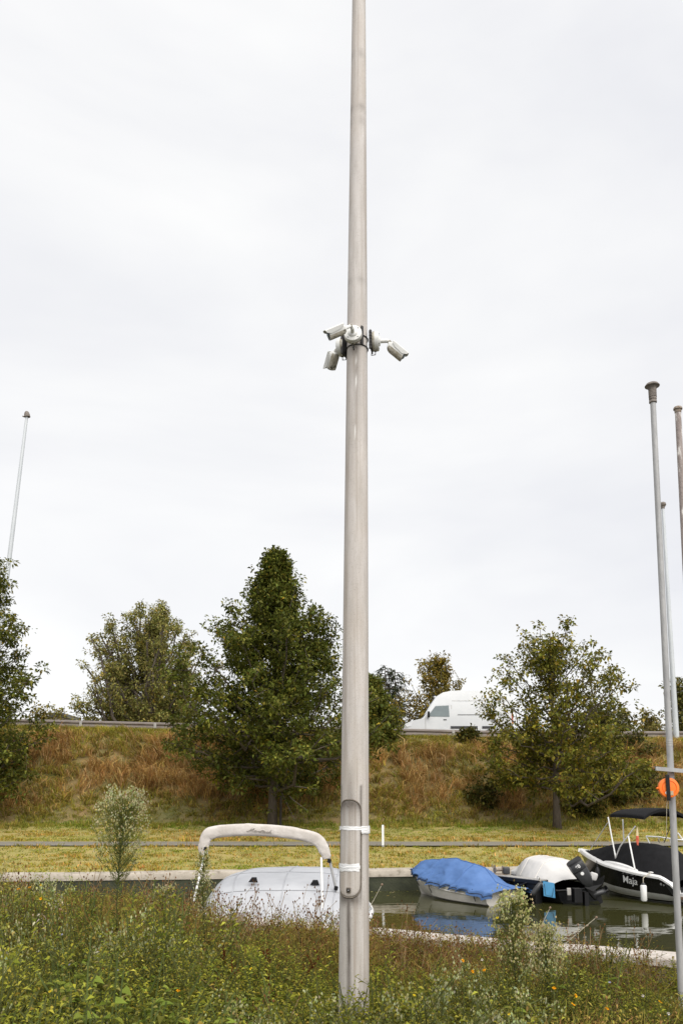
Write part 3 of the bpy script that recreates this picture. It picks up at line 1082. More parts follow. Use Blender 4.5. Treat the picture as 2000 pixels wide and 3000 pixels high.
for s_ in (-1, 1):
    dr_ = build('door', vside([(1.22, .5), (1.32, 1.4), (1.80, 2.06), (2.62, 2.08), (2.66, .5)], .004, s_), M['van_paint'], van)
    build('side_window', vside([(1.34, 1.40), (1.78, 1.98), (2.52, 2.02), (2.55, 1.38)], .012, s_), M['van_glass'], dr_)
    build('door_handle', box((vx0 + 2.3, vY + s_ * 1.01, vz + 1.22), (.09, 0, 0), (0, .015, 0), (0, 0, .02)), M['black_plastic'], dr_)
    mi = build('mirror', rbox((vx0 + 1.38, vY + s_ * 1.14, vz + 1.50), (.06, 0, 0), (0, .09, 0), (0, 0, .17), .4), M['black_plastic'], van, smooth='auto')
    build('rub_strip', vside([(2.6, .72), (2.6, .86), (4.1, .86), (4.1, .72)], .02, s_), M['dark_grey'], van)
    build('rub_strip', vside([(4.35, .72), (4.35, .86), (5.0, .86), (5.0, .72)], .02, s_), M['dark_grey'], van)
    build('sliding_door_rail', vside([(3.0, 1.48), (3.0, 1.51), (5.6, 1.51), (5.6, 1.48)], .016, s_), M['dark_grey'], van)
    build('headlight', vside([(.06, .80), (.12, .96), (.5, 1.08), (.42, .86)], .012, s_), M['lamp_glass'], van)
    build('tail_light', vside([(6.0, 1.0), (6.0, 1.7), (6.09, 1.7), (6.09, 1.0)], .012, s_), M['flag_red'], van)
    for wx in (1.05, 4.75):
        wc = (vx0 + wx, vY + s_ * .90, vz + .35)
        wh = build('wheel', lathe([(.2, -.11), (.33, -.11), (.35, -.07), (.35, .07), (.33, .11), (.2, .11)], wc, (0, s_, 0), 26), M['tyre'], van, smooth='auto')
        build('rim', lathe([(.205, .10), (.20, .118), (.08, .10), (.06, .13), (.01, .13)], wc, (0, s_, 0), 20), M['rim'], wh, smooth='auto')
for s_ in (-1, 1):
    for x0_, x1_, z0_, z1_ in ((1.20, 1.225, .5, 1.38), (2.66, 2.685, .5, 2.05), (4.22, 4.245, .5, 2.3), (2.70, 6.0, 2.28, 2.295)):
        build('panel_seam', vside([(x0_, z0_), (x0_, z1_), (x1_, z1_), (x1_, z0_)], .008, s_), M['galv_warm'], van)
ws = []
for x, z in ((1.10, 1.36), (1.90, 2.26)):
    for s_ in (-1, 1):
        ws.append((vx0 + x - .028, vY + s_ * .84, vz + z + .03))
build('windscreen', (np.array(ws), [(0, 1, 3, 2)]), M['van_glass'], van)
build('bumper', rbox((vx0 + .10, vY, vz + .45), (.18, 0, 0), (0, .96, 0), (0, 0, .16), .3), M['dark_grey'], van, smooth='auto')
build('underbody', abox(vx0 + .4, vx0 + 5.9, vY - .85, vY + .85, vz + .25, vz + .43), M['black_plastic'], van)

# marker post and tree stake on the lawn, far building
mp_ = at(1121, 2470, 29.0)
mpt = thing('marker_post', (mp_[0], 29.0, float(far_z(mp_[0], 29.0))), 'thin white marker post on the lawn beside the path', 'post')
pz = float(far_z(mp_[0], 29.0))
build('post', rbox((mp_[0], 29.0, pz + .33), (.04, 0, 0), (0, .04, 0), (0, 0, .42), .3), M['white_paint'], mpt, smooth='auto')
build('post_foot', lathe([(.07, 0), (.07, .03), (.05, .04)], (mp_[0], 29.0, pz), (0, 0, 1), 12), M['galv_warm'], mpt)
bp_ = at(172, 2105, 120)
bl = thing('far_building', (bp_[0], 124, 2.5), 'small flat brown building top showing behind the guard rail', 'building')
b0 = at(150, 2094, 120)
b1 = at(184, 2094, 120)
build('wall', abox(b0[0], b1[0], 120, 128, 2.5, b0[2] - .3), M['building'], bl)
build('roof_edge', abox(b0[0] - .2, b1[0] + .2, 119.8, 128.2, b0[2] - .3, b0[2] + .25), M['dark_grey'], bl)
build('antenna', tube([(b1[0] - .8, 123, b0[2] + .25), (b1[0] - .8, 123, b0[2] + 1.6)], .05, 6), M['galv'], bl)

# ------------------------------------------------------------------ boats
class BoatFrame:
    def __init__(s, stern, bow):
        s.o = np.array([stern[0], stern[1], 0.0])
        d = np.array([bow[0] - stern[0], bow[1] - stern[1]])
        s.L = float(np.linalg.norm(d))
        d = d / s.L
        s.a = np.array([d[0], d[1], 0])
        s.b = np.array([d[1], -d[0], 0])         # to starboard

    def p(s, x, y, z):
        return s.o + s.a * x + s.b * y + np.array([0, 0, z])


def hull(fr, L, B, gun, keel=-.25, chine_z=.06, chine_w=.86, levels=None, n=26, rake=.35, bowp=2.6):
    """Returns function giving hull sections; gun(t) is the gunwale height, t 0 stern .. 1 bow."""
    def hb(t):
        return B / 2 * max(0.0, 1 - max(0, (t - .25) / .75) ** bowp) * (.93 + .07 * min(1, t / .3))

    def pt(t, side, lev):
        """lev 0 keel, 1 chine, 2 gunwale; in between linear."""
        g = gun(t)
        w = hb(t)
        cw, czz = w * chine_w * (1 - .25 * t ** 3), chine_z + (g - chine_z) * .30 * t ** 3
        if lev <= 1:
            y, z = cw * lev, keel * (1 - t ** 4) + (czz - keel * (1 - t ** 4)) * lev
        else:
            q = lev - 1
            y, z = cw + (w - cw) * q ** .8, czz + (g - czz) * q
        x = L * t - rake * (t ** 3) * (1 - min(1, max(0, z / max(g, .01))))
        return fr.p(x, side * y, z)
    return pt, hb


def hull_strip(pt, side, l0, l1, n=30, m=5):
    P = np.zeros((m, n, 3))
    for i in range(m):
        for k in range(n):
            P[i, k] = pt(k / (n - 1), side, l0 + (l1 - l0) * i / (m - 1))
    v, f = sheet(P)
    if side > 0:
        f = [q[::-1] for q in f]
    return v, f


def transom(pt, l0=0, l1=2):
    ls = np.linspace(l0, l1, 8)
    V_ = [pt(0, -1, l) for l in ls] + [pt(0, 1, l) for l in ls]
    n_ = len(ls)
    return np.array(V_), [(k, k + 1, n_ + k + 1, n_ + k) for k in range(n_ - 1)]


def drape(fr, L, x0, x1, hw, top, edge, n=60, m=33, power=2.2, wr=.02, seed=0, skirt=.0):
    """Tarpaulin over a boat: hw(t), top(t), edge(t); across v -1..1, wrinkled."""
    P = np.zeros((n, m, 3))
    for i in range(n):
        t = i / (n - 1)
        x = x0 + (x1 - x0) * t
        for k in range(m):
            v = -1 + 2 * k / (m - 1)
            av = abs(v)
            w_ = hw(t)
            if av > .86:                       # hanging hem
                q = (av - .86) / .14
                y = np.sign(v) * w_ * (1 + .02 * q)
                z = edge(t) + .10 - q * (.10 + skirt) + (.03 * float(fbm(t * 9, np.sign(v) * 3, seed)) - .012 * abs(math.sin(t * 17 + seed))) * q
            else:
                q = av / .86
                y = np.sign(v) * w_ * q ** .9
                z = edge(t) + .10 + (top(t) - edge(t) - .10) * (float(np.interp(q, power[0], power[1])) if isinstance(power, tuple) else 1 - q ** power)
            fold = wr * (((1 - abs(float(vnoise(t * 13 + v * 1.6, av * .9 + np.sign(v) * 5, seed + 5)))) ** 4 * 1.3 - .3) + .6 * float(fbm(t * 7, v * 4, seed + 2))) * (.35 + av)
            P[i, k] = fr.p(x + .3 * fold, y + np.sign(v) * fold * .7, z + fold * (.5 - av))
    return sheet(P)


def cover_lines(cover, n, m, rows=(), cols=(), r_=.006, mm='grey_tarp', name='seam', lift=.006):
    """Sewn seams or cords that follow the grid of a draped cover."""
    P = np.array([v.co[:] for v in cover.data.vertices]).reshape(n, m, 3) + wloc(cover)
    for i in rows:
        build(name, tube(P[i, 3:m - 3] + np.array([0, 0, lift]), r_, 5), M[mm], cover, smooth=True)
    for k in cols:
        build(name, tube(P[:, k] + np.array([0, 0, lift]), r_, 5), M[mm], cover, smooth=True)


# ---- blue covered dinghy
bf = BoatFrame((4.14, 21.62), (2.08, 24.40))
L = bf.L
t_ = thing('covered_dinghy', (3.2, 23, 0), 'small cream dinghy under a wrinkled blue tarpaulin', 'boat')
pt, hb = hull(bf, L, 1.42, lambda t: .36 + .26 * t ** 1.6, chine_z=.04, rake=.35)
build('hull', [hull_strip(pt, -1, 0, 2), hull_strip(pt, 1, 0, 2), transom(pt)], M['gelcoat'], t_, smooth='auto')
build('rub_rail', [tube([pt(k / 24, s_, 1.62) for k in range(25)], .018, 6) for s_ in (-1, 1)], M['gelcoat'], t_, smooth=True)


def btop(t):
    return float(np.interp(t, [0, .08, .15, .24, .28, .48, .52, .60, .84, .88, .94, 1], [.44, .50, .56, .88, .94, 1.05, 1.09, 1.05, .95, .90, .75, .62]))


def bhw(t):
    return max(hb(max(0, min(.985, t * .99))) + .05, .05)


cov = build('tarpaulin', drape(bf, L, -.36, L + .06, bhw, btop, lambda t: .29 + .28 * t ** 1.6, 120, 61, ([0, .1, .45, .8, 1], [1, .95, .62, .20, 0]), .085, 3, .0), M['blue_tarp'], t_, smooth=True)
cover_lines(cov, 120, 61, rows=(40, 78), cols=(30,), r_=.008, mm='blue_tarp')
cover_lines(cov, 120, 61, cols=(2, 58), r_=.010, mm='dark_rope', name='hem_cord', lift=0)
for tt in (.10, .62, .90):
    build('tie_rope', tube([pt(tt, -1, 2) + np.array([0, 0, .05]) - bf.b * .06, pt(tt, -1, 1.5) - bf.b * .05, pt(tt, -1, 1.2) - bf.b * .03], .012, 5), M['dark_rope'], t_)
build('tie_rope', tube([bf.p(-.03, -.1, .35), bf.p(-.06, -.1, .2), bf.p(-.04, -.1, .1)], .014, 5), M['dark_rope'], t_)

# ---- floating jetty between the boats, with rusty winch
jl = np.array([at(1455, 2556, 23.0), at(1580, 2560, 21.7)])
j0, j1 = jl[0].copy(), jl[1].copy()
j0[2] = j1[2] = .0
jd = norm(j1 - j0)
jn = np.array([jd[1], -jd[0], 0])
jn = jn if jn[1] < 0 else -jn
jz = .62
jt = thing('floating_jetty', (j0 + j1) / 2, 'narrow dark floating jetty between the blue and the white covered boats', 'jetty')
for k in range(9):
    c = j0 + (j1 - j0) * (k + .5) / 9 - jn * .10 + np.array([0, 0, jz - .015])
    build('plank', box(c, (j1 - j0) / 18 * .92, jn * .17, np.array([0, 0, .014])), M['galv_warm'], jt)
build('side_beam', [box((j0 + j1) / 2 + jn * .06 + np.array([0, 0, jz - .06]), (j1 - j0) / 2, jn * .02, np.array([0, 0, .045])),
                    box((j0 + j1) / 2 - jn * .28 + np.array([0, 0, jz - .06]), (j1 - j0) / 2, jn * .02, np.array([0, 0, .045]))], M['black_plastic'], jt)
for k in range(3):
    c = j0 + (j1 - j0) * (.2 + .3 * k) - jn * .11 + np.array([0, 0, .22])
    build('float_drum', rbox(c, jd * .17, jn * .13, np.array([0, 0, .30]), .3), M['black_plastic'], jt, smooth='auto')
e = j1 + np.array([0, 0, jz])
build('mooring_ring', tube([e + jd * -.06 + jd * .035 * math.cos(q) + np.array([0, 0, .045 + .04 * math.sin(q)]) for q in np.linspace(0, 2 * math.pi, 15)], .006, 6, cap=False), M['galv'], jt)
build('mooring_rope', tube([e + jd * -.2, e + jd * -.45 + jn * .1 + np.array([0, 0, -.12]), e + jd * -.62 + jn * .2 + np.array([0, 0, -.2])], .010, 5), M['dark_rope'], jt)
wp = at(1467, 2552, 23.1)
wn = thing('rusty_winch', (wp[0], 23.1, jz), 'small rusty brown winch at the end of the floating jetty', 'winch')
build('drum', lathe([(.07, -.14), (.10, -.13), (.05, -.10), (.05, .10), (.10, .13), (.07, .14)], (wp[0] - .06, 23.1, .76), (.95, .3, 0), 14), M['rust_cap'], wn, smooth='auto')
build('motor', rbox((wp[0] + .13, 23.05, .74), (.09, 0, 0), (0, .08, 0), (0, 0, .09), .35), M['dark_grey'], wn, smooth='auto')
build('frame', [abox(wp[0] - .22, wp[0] + .22, 23.0, 23.2, .62, .655), abox(wp[0] - .2, wp[0] - .17, 23.05, 23.15, .655, .88), abox(wp[0] + .03, wp[0] + .06, 23.05, 23.15, .655, .86)], M['rust_cap'], wn)
build('handle', tube([(wp[0] - .2, 23.05, .8), (wp[0] - .27, 23.0, .84), (wp[0] - .27, 22.95, .92)], .012, 6), M['rust_cap'], wn)
# fender hanging from the jetty
fa, fb = at(1583, 2586, 21.5), at(1557, 2622, 21.5)
fe = thing('slanting_fender', fb, 'long grey fender hanging aslant beside the jetty', 'fender')
fd = norm(fa - fb)
fl = float(np.linalg.norm(fa - fb))
build('fender_body', lathe([(.02, -.03), (.055, 0), (.068, .05), (.066, fl * .6), (.05, fl * .9), (.02, fl), (.015, fl + .05)], fb, fd, 16), M['dark_grey'], fe, smooth='auto')
build('fender_rope', tube([fa, fa + np.array([-.02, .02, .12]), e + jd * -.02], .008, 5), M['rope'], fe)

# ---- white covered black boat with outboard motor
wf = BoatFrame((6.28, 22.1), (5.15, 24.15))
L = wf.L
t_ = thing('covered_motorboat', (5.6, 23, 0), 'black motorboat under a white tarpaulin, outboard motor tilted at its stern', 'boat')
pt, hb = hull(wf, L, 1.7, lambda t: .34 + .16 * t ** 1.6, chine_z=.03, rake=.3)
build('hull', [hull_strip(pt, -1, 0, 2), hull_strip(pt, 1, 0, 2), transom(pt)], M['dark_hull'], t_, smooth='auto')
build('rub_rail', [tube([pt(k / 24, s_, 2) for k in range(25)], .03, 8) for s_ in (-1, 1)] + [tube([pt(0, -1, 2), pt(0, 1, 2)], .03, 8)], M['black_plastic'], t_, smooth=True)


def wtop(t):
    return float(np.interp(t, [0, .06, .30, .36, .62, .68, .9, 1], [.60, .70, 1.05, 1.09, 1.12, 1.10, .88, .70]))


wcov = build('tarpaulin', drape(wf, L, .12, L + .02, lambda t: max(hb(max(.05, min(.98, t))) + .04, .30), wtop, lambda t: .40 + .16 * t ** 1.6, 60, 41, ([0, .3, .55, .8, 1], [1, .97, .86, .42, 0]), .025, 12, .02), M['white_tarp'], t_, smooth=True)
cover_lines(wcov, 60, 41, rows=(18, 36), cols=(20,), r_=.007, mm='gelcoat')
cover_lines(wcov, 60, 41, cols=(1, 39), r_=.009, mm='dark_rope', name='hem_cord', lift=0)
bo = at(1607, 2606, 21.75)
build('blue_board', box(bo, np.array([.135, -.05, -.02]), np.array([.01, .012, -.19]), np.array([.004, .01, 0])), M['sky_blue'], t_)
build('board_frame', tube([at(1593, 2590, 21.7), at(1597, 2622, 21.7), at(1617, 2626, 21.7), at(1620, 2600, 21.7)], .007, 5), M['dark_rope'], t_)
# outboard motor
om = thing('outboard_motor', at(1700, 2630, 21.6), 'big black outboard motor tilted up on the stern of the white covered boat', 'outboard motor')
oY = 21.55
c0, c1 = at(1678, 2522, oY), at(1727, 2594, oY)
od = norm(c1 - c0)
os_ = norm(np.cross(od, np.array([-.35, -1, .25])))
ou = np.cross(os_, od)
if ou[1] > 0:
    ou = -ou
OL = float(np.linalg.norm(c1 - c0))


def oring(f, w_, d_, sh=0.0):
    c = c0 + od * OL * f + ou * sh
    return [c + os_ * x * w_ + ou * y * d_ for x, y in ((1, .35), (.82, .9), (.35, 1), (-.35, 1), (-.82, .9), (-1, .35), (-1, -.6), (-.8, -1), (.8, -1), (1, -.6))]


cowl = build('cowling', loft([oring(-.02, .135, .13, -.03), oring(.02, .185, .18, -.01), (oring(.10, .20, .21)), oring(.30, .205, .22), oring(.34, .195, .205), oring(.40, .20, .215), oring(.75, .165, .19, -.01), oring(1.0, .09, .14, -.03), oring(1.05, .06, .09, -.04)], True, True, True), M['dark_grey'], om, smooth='auto')
build('cowl_lip', loft([oring(-.03, .14, .12, -.015), oring(.0, .195, .185, -.005), oring(.06, .206, .205, 0)], True, True), M['black_plastic'], cowl, smooth='auto')
build('cowl_vent', loft([oring(.325, .203, .217), oring(.355, .203, .219)], True), M['black_plastic'], cowl)


def text_mesh(name, body, size, m, parent, origin, xdir, ydir, shear=0.0, off=0.0, align='CENTER', bold=0.0):
    cu = bpy.data.curves.new(name + '_curve', 'FONT')
    cu.body = body
    cu.size = size
    cu.shear = shear
    cu.align_x = align
    cu.offset = bold
    cu.extrude = .001
    tmp = bpy.data.objects.new('tmp_text', cu)
    COL.objects.link(tmp)
    dg = bpy.context.evaluated_depsgraph_get()
    me = bpy.data.meshes.new_from_object(tmp.evaluated_get(dg))
    bpy.data.objects.remove(tmp)
    bpy.data.curves.remove(cu)
    co = np.array([v.co[:] for v in me.vertices])
    fc = [tuple(p.vertices) for p in me.polygons]
    bpy.data.meshes.remove(me)
    x, y = norm(xdir), norm(ydir)
    nrm = np.cross(x, y)
    W = np.asarray(origin) + co[:, :1] * x + co[:, 1:2] * y + co[:, 2:3] * nrm + nrm * off
    return build(name, (W, fc), m, parent)


text_mesh('lettering', '60', .125, M['white_letters'], cowl, c0 + od * OL * .24 + ou * .222, np.cross(-od, ou), -od, 0, .010, bold=.005)
build('badge', lathe([(.045, 0), (.045, .006), (.03, .008)], c0 + od * OL * .46 + ou * .212, ou, 18), M['white_letters'], cowl)
lg = at(1740, 2622, oY)
m1 = c1 + np.array([-.05, 0, -.05])
build('midsection', [rbox((m1 + lg) / 2, norm(lg - m1) * (np.linalg.norm(lg - m1) / 2 + .08), np.array([0, .07, 0]), np.array([.05, 0, .08]), .35)], M['black_plastic'], om, smooth='auto')
build('clamp_bracket', [abox(*(at(1690, 2625, oY)[0] + np.array([-.10, .10])), oY - .10, oY + .2, .08, .42), abox(*(at(1662, 2618, oY)[0] + np.array([-.05, .06])), oY - .12, oY - .05, .14, .36), abox(*(at(1713, 2628, oY)[0] + np.array([-.05, .05])), oY - .14, oY + .1, .0, .34)], M['black_plastic'], om)
fin0 = at(1716, 2592, oY - .05)
build('splash_plate', (np.array([at(1712, 2600, oY - .1), at(1768, 2564, oY - .1), at(1764, 2590, oY - .05), at(1736, 2612, oY - .1), at(1714, 2603, oY + .25), at(1770, 2567, oY + .25), at(1766, 2593, oY + .25), at(1738, 2615, oY + .25)]), [(0, 1, 2, 3), (7, 6, 5, 4), (0, 4, 5, 1), (1, 5, 6, 2), (2, 6, 7, 3), (3, 7, 4, 0)]), M['black_plastic'], om)
gc = at(1752, 2616, oY)
build('gearcase', lathe([(.02, -.22), (.055, -.16), (.075, -.05), (.075, .08), (.06, .16), (.05, .18)], gc, norm([.9, .1, .25]), 16), M['dark_grey'], om, smooth='auto')
pc_ = gc + norm([.9, .1, .25]) * .2
blades = []
ga, gb = frame(norm([.9, .1, .25]))
for k in range(3):
    q = k * 2.094 + .5
    r1 = ga * math.cos(q) + gb * math.sin(q)
    r2 = ga * math.cos(q + .9) + gb * math.sin(q + .9)
    n_ = norm([.9, .1, .25])
    V_ = np.array([pc_ + r1 * .04, pc_ + r1 * .15 + n_ * .03, pc_ + (r1 + r2) * .105, pc_ + r2 * .14 - n_ * .03, pc_ + r2 * .04])
    blades.append((np.concatenate([V_, V_ + n_ * .008]), [(0, 1, 2, 3, 4), (9, 8, 7, 6, 5), (0, 5, 6, 1), (1, 6, 7, 2), (2, 7, 8, 3), (3, 8, 9, 4)]))
build('propeller', blades + [lathe([(.05, -.06), (.045, .05), (.01, .07)], pc_, norm([.9, .1, .25]), 12)], M['black_plastic'], om)
build('skeg', (np.array([gc + np.array(q) for q in ((-.12, -.01, -.04), (.06, -.01, -.05), (.10, -.01, -.24), (.03, -.01, -.27), (-.12, .01, -.04), (.06, .01, -.05), (.10, .01, -.24), (.03, .01, -.27))]), [(0, 1, 2, 3), (7, 6, 5, 4), (0, 4, 5, 1), (1, 5, 6, 2), (2, 6, 7, 3), (3, 7, 4, 0)]), M['black_plastic'], om)
build('trim_tab', rbox(at(1665, 2612, oY - .1), (.05, 0, 0), (0, .03, 0), (0, 0, .09), .3), M['galv_warm'], om, smooth='auto')
build('white_cloth', rbox(at(1737, 2568, oY + .3), (.09, 0, -.03), (0, .06, 0), (.03, 0, .10), .5), M['white_tarp'], om, smooth=True)

# ---- black boat with bimini
mf = BoatFrame((9.34, 21.9), (7.18, 25.15))
L = mf.L
t_ = thing('black_sport_boat', (8.3, 23.5, 0), 'black and white motorboat named Maja with black cover and bimini top', 'boat')


def mgun(t):
    return float(np.interp(t, [0, .05, .12, .3, .6, 1], [.34, .52, .66, .72, .86, 1.14]))


pt, hb = hull(mf, L, 2.0, mgun, chine_z=.10, chine_w=.84, rake=.55, bowp=2.3)
build('hull_topside', [hull_strip(pt, s_, 1.25, 2) for s_ in (-1, 1)] + [transom(pt, 1.25, 2)], M['black_hull'], t_, smooth='auto')
build('hull_bottom', [hull_strip(pt, s_, 0, 1.25) for s_ in (-1, 1)] + [transom(pt, 0, 1.25)], M['gelcoat_white'], t_, smooth='auto')
build('waterline_stripe', [hull_strip(lambda t, s, l: pt(t, s, l) + mf.b * s * .005, s_, .80, .93, m=2) for s_ in (-1, 1)], M['black_plastic'], t_)


def gun_pt(t, s, out=0., dz=0.):
    return pt(t, s, 2) + mf.b * s * out + np.array([0, 0, dz])


gsec = []
for s_ in (-1, 1):
    secs = []
    for k in range(40):
        t = k / 39 * .995
        w_ = .5 + .5 * min(1, t / .2)
        secs.append([gun_pt(t, s_, .035, -.035), gun_pt(t, s_, .04, .02), gun_pt(t, s_, .01, .055 * w_ + .01), gun_pt(t, s_, -.10, .06 * w_ + .01), gun_pt(t, s_, -.12, -.03)])
    gsec.append(loft(secs, True, True, True))
build('gunwale', gsec, M['gelcoat_white'], t_, smooth='auto')
ss = []
for k in range(12):
    t = .30 + .34 * k / 11
    hgt = .10 * math.sin(math.pi * min(1, (k + .6) / 11.6)) ** .6
    ss.append([gun_pt(t, -1, -.02, .05), gun_pt(t, -1, -.03, .06 + hgt * .7), gun_pt(t, -1, -.08, .06 + hgt), gun_pt(t, -1, -.16, .06 + hgt), gun_pt(t, -1, -.18, .0)])
build('side_deck', loft(ss, True, True, True), M['gelcoat_white'], t_, smooth='auto')


def mtop(t):
    return float(np.interp(t, [0, .08, .2, .35, .52, .66, .8, .92, 1], [.62, 1.02, 1.36, 1.46, 1.47, 1.42, 1.30, 1.20, 1.16]))


build('boat_cover', drape(mf, L, .18, L * .93, lambda t: max(hb(min(.97, .04 + t * .93)) - .03, .10), mtop, lambda t: mgun(min(1, .04 + t * .93)) - .06, 60, 41, 2.6, .03, 21, -.02), M['black_canvas'], t_, smooth=True)
build('swim_platform', rbox(mf.p(-.30, 0, .20), mf.a * .34, mf.b * .92, np.array([0, 0, .035]), .12), M['teak'], t_, smooth='auto')
build('platform_edge', rbox(mf.p(-.27, 0, .27), mf.a * .30, mf.b * .88, np.array([0, 0, .05]), .12), M['gelcoat_white'], t_, smooth='auto')
# grey quarter panel sloping to the platform
qp = np.array([pt(.12, -1, 2) - mf.b * .012, pt(.02, -1, 2) - mf.b * .012, pt(.0, -1, 1.35) - mf.b * .012, pt(.05, -1, 1.28) - mf.b * .012])
build('quarter_panel', (qp, [(0, 1, 2, 3)]), M['dark_grey'], t_)
# lettering, laid along the topside
tp = pt(.24, -1, 1.62)
txd = norm(pt(.10, -1, 1.62) - pt(.36, -1, 1.62))
tyd = norm(pt(.24, -1, 1.85) - pt(.24, -1, 1.45))
tn = np.cross(txd, tyd)


def on_hull(o, tc, lc, grow):
    """Lay flat lettering (built round the world origin) onto the port topside."""
    off = np.array(o.location)
    for v in o.data.vertices:
        q = np.array(v.co) + off + np.array(t_.location)
        t2, l2 = tc - q[0] / (L * .97), lc + q[1] / grow
        w2 = pt(t2, -1, l2) - mf.b * (.012 + q[2])
        v.co = tuple(w2 - np.array(t_.location))
    o.location = (0, 0, 0)
    o.data.update()


on_hull(text_mesh('lettering', 'Maja', .27, M['white_letters'], t_, (0, 0, 0), (1, 0, 0), (0, 1, 0), .25, 0, bold=.002), .375, 1.50, .62)
on_hull(text_mesh('registration_marks', '28 -75- SEK -', .085, M['grey_letters'], t_, (0, 0, 0), (1, 0, 0), (0, 1, 0), 0, 0), .37, 1.86, .62)
for k, tt in enumerate((.125, .105)):
    p = pt(tt, -1, 1.72)
    build('outlet', lathe([(.03 - k * .008, 0), (.03 - k * .008, .012), (.018, .015)], p + tn * .004, tn, 12), M['galv'], t_)
# bimini
zb = 2.26
Bn = np.zeros((15, 17, 3))
for i_ in range(15):
    for k in range(17):
        u, v = i_ / 14, -1 + 2 * k / 16
        droop = .15 * abs(v) ** 2.4 + .07 * (1 - u) * abs(v) + .02 * (u - .5) ** 2 * 4 - .04
        Bn[i_, k] = mf.p(.95 + 1.10 * u, .06 + .92 * v, zb + .16 - droop - .03 * u)
bv_, bfc = sheet(Bn)
bim = build('bimini_canvas', (bv_, bfc), M['black_canvas'], t_, smooth=True)
so = bim.modifiers.new('thickness', 'SOLIDIFY')
so.thickness = .025
val = []
for (u0, v0_, u1, v1_) in ((0, 0, 0, 16), (14, 0, 14, 16), (0, 0, 14, 0), (0, 16, 14, 16)):
    n_ = 16 if u0 == u1 else 14
    row = [Bn[int(round(u0 + (u1 - u0) * q / n_)), int(round(v0_ + (v1_ - v0_) * q / n_))] for q in range(n_ + 1)]
    val.append(loft([[p, p + np.array([0, 0, -.075])] for p in row]))
hem = build('valance', val, M['black_canvas'], t_)
hem.modifiers.new('thickness', 'SOLIDIFY').thickness = .012
for (a_, b_, r_, mm) in (((1780, 2394, 23.2), (1790, 2450, 23.0), .020, 'white_tube'), ((1790, 2450, 23.0), (1802, 2512, 22.8), .020, 'white_tube'), ((1823, 2400, 23.9), (1826, 2466, 23.9), .020, 'white_tube'),
                         ((1860, 2420, 22.3), (1815, 2480, 22.6), .018, 'silver'), ((1815, 2480, 22.6), (1801, 2514, 22.8), .018, 'silver'), ((1839, 2450, 22.4), (1858, 2546, 22.1), .021, 'white_tube'),
                         ((1779, 2410, 23.2), (1725, 2492, 24.3), .012, 'silver'), ((1966, 2410, 22.8), (1944, 2468, 23.6), .012, 'dark_grey'), ((1966, 2402, 23.2), (1980, 2440, 23.3), .018, 'silver')):
    build('bimini_tube', tube([at(*a_), at(*b_)], r_, 8), M[mm], t_, smooth='auto')
fp = at(1864, 2422, 22.25)
fg = build('pennant', loft([[fp, fp + np.array([.012, 0, 0])], [fp + np.array([-.02, 0, -.12]), fp + np.array([.035, .02, -.12])], [fp + np.array([-.03, 0, -.24]), fp + np.array([.045, .03, -.24])]]), M['flag_yellow'], t_)
fg.modifiers.new('thickness', 'SOLIDIFY').thickness = .008
fg = build('pennant', loft([[fp + np.array([-.03, 0, -.24]), fp + np.array([.045, .03, -.24])], [fp + np.array([-.035, .02, -.36]), fp + np.array([.04, .01, -.36])], [fp + np.array([-.01, .02, -.48]), fp + np.array([.02, .01, -.50])]]), M['flag_red'], t_)
fg.modifiers.new('thickness', 'SOLIDIFY').thickness = .008
build('cleat', [tube([gun_pt(.20, -1, -.05, .09) - mf.a * .07, gun_pt(.20, -1, -.05, .10), gun_pt(.20, -1, -.05, .09) + mf.a * .07], .018, 6), tube([gun_pt(.20, -1, -.05, .04), gun_pt(.20, -1, -.05, .10)], .02, 6)], M['gelcoat_white'], t_, smooth=True)
# fenders on the black boat
ft = at(1883, 2594, 21.2)
f1 = thing('white_fender', ft - np.array([0, 0, .4]), 'white cylindrical fender hanging on the black hull beside its name', 'fender')
build('fender_body', lathe([(.02, -.40), (.06, -.385), (.078, -.35), (.078, -.02), (.066, .005), (.03, .02)], ft, (0, 0, 1), 20), M['white_tube'], f1, smooth='auto')
build('fender_neck', lathe([(.05, .0), (.045, .04), (.025, .07)], ft, (0, 0, 1), 14), M['dark_grey'], f1, smooth='auto')
build('fender_rope', tube([ft + np.array([0, 0, .06]), ft + np.array([.01, .02, .18]), gun_pt(.20, -1, -.03, .09)], .011, 5), M['rope'], f1)
f2p = at(1749, 2558, 23.1)
f2 = thing('black_fender', f2p, 'small black fender hanging near the bow of the black boat', 'fender')
build('fender_body', lathe([(.02, -.20), (.06, -.15), (.075, -.02), (.06, .10), (.025, .16)], f2p, (0, 0, 1), 16), M['black_plastic'], f2, smooth='auto')
build('fender_rope', tube([f2p + np.array([0, 0, .15]), f2p + np.array([0, .03, .34])], .009, 5), M['dark_rope'], f2)

# ---- white boat behind, only its bow rail and deck seen
rf = BoatFrame((11.6, 24.2), (9.0, 25.6))
L = rf.L
t_ = thing('white_railed_boat', (10.3, 25, 0), 'white boat with tubular bow rail behind the black boat', 'boat')
pt, hb = hull(rf, L, 1.5, lambda t: .75 + .25 * t ** 2, rake=.4)
build('hull', [hull_strip(pt, -1, 0, 2), hull_strip(pt, 1, 0, 2), transom(pt)], M['gelcoat_white'], t_, smooth='auto')
Pd = np.zeros((20, 7, 3))
for i_ in range(20):
    for k in range(7):
        v = -1 + k / 3
        Pd[i_, k] = rf.p(L * i_ / 19 * .99, v * hb(i_ / 19 * .99), .75 + .25 * (i_ / 19) ** 2 + .08 * (1 - v * v))
build('deck', sheet(Pd), M['gelcoat_white'], t_, smooth=True)
ra = [at(1891, 2450, 24.6), at(1930, 2452, 24.3), at(1975, 2459, 24.0), at(2060, 2466, 23.8)]
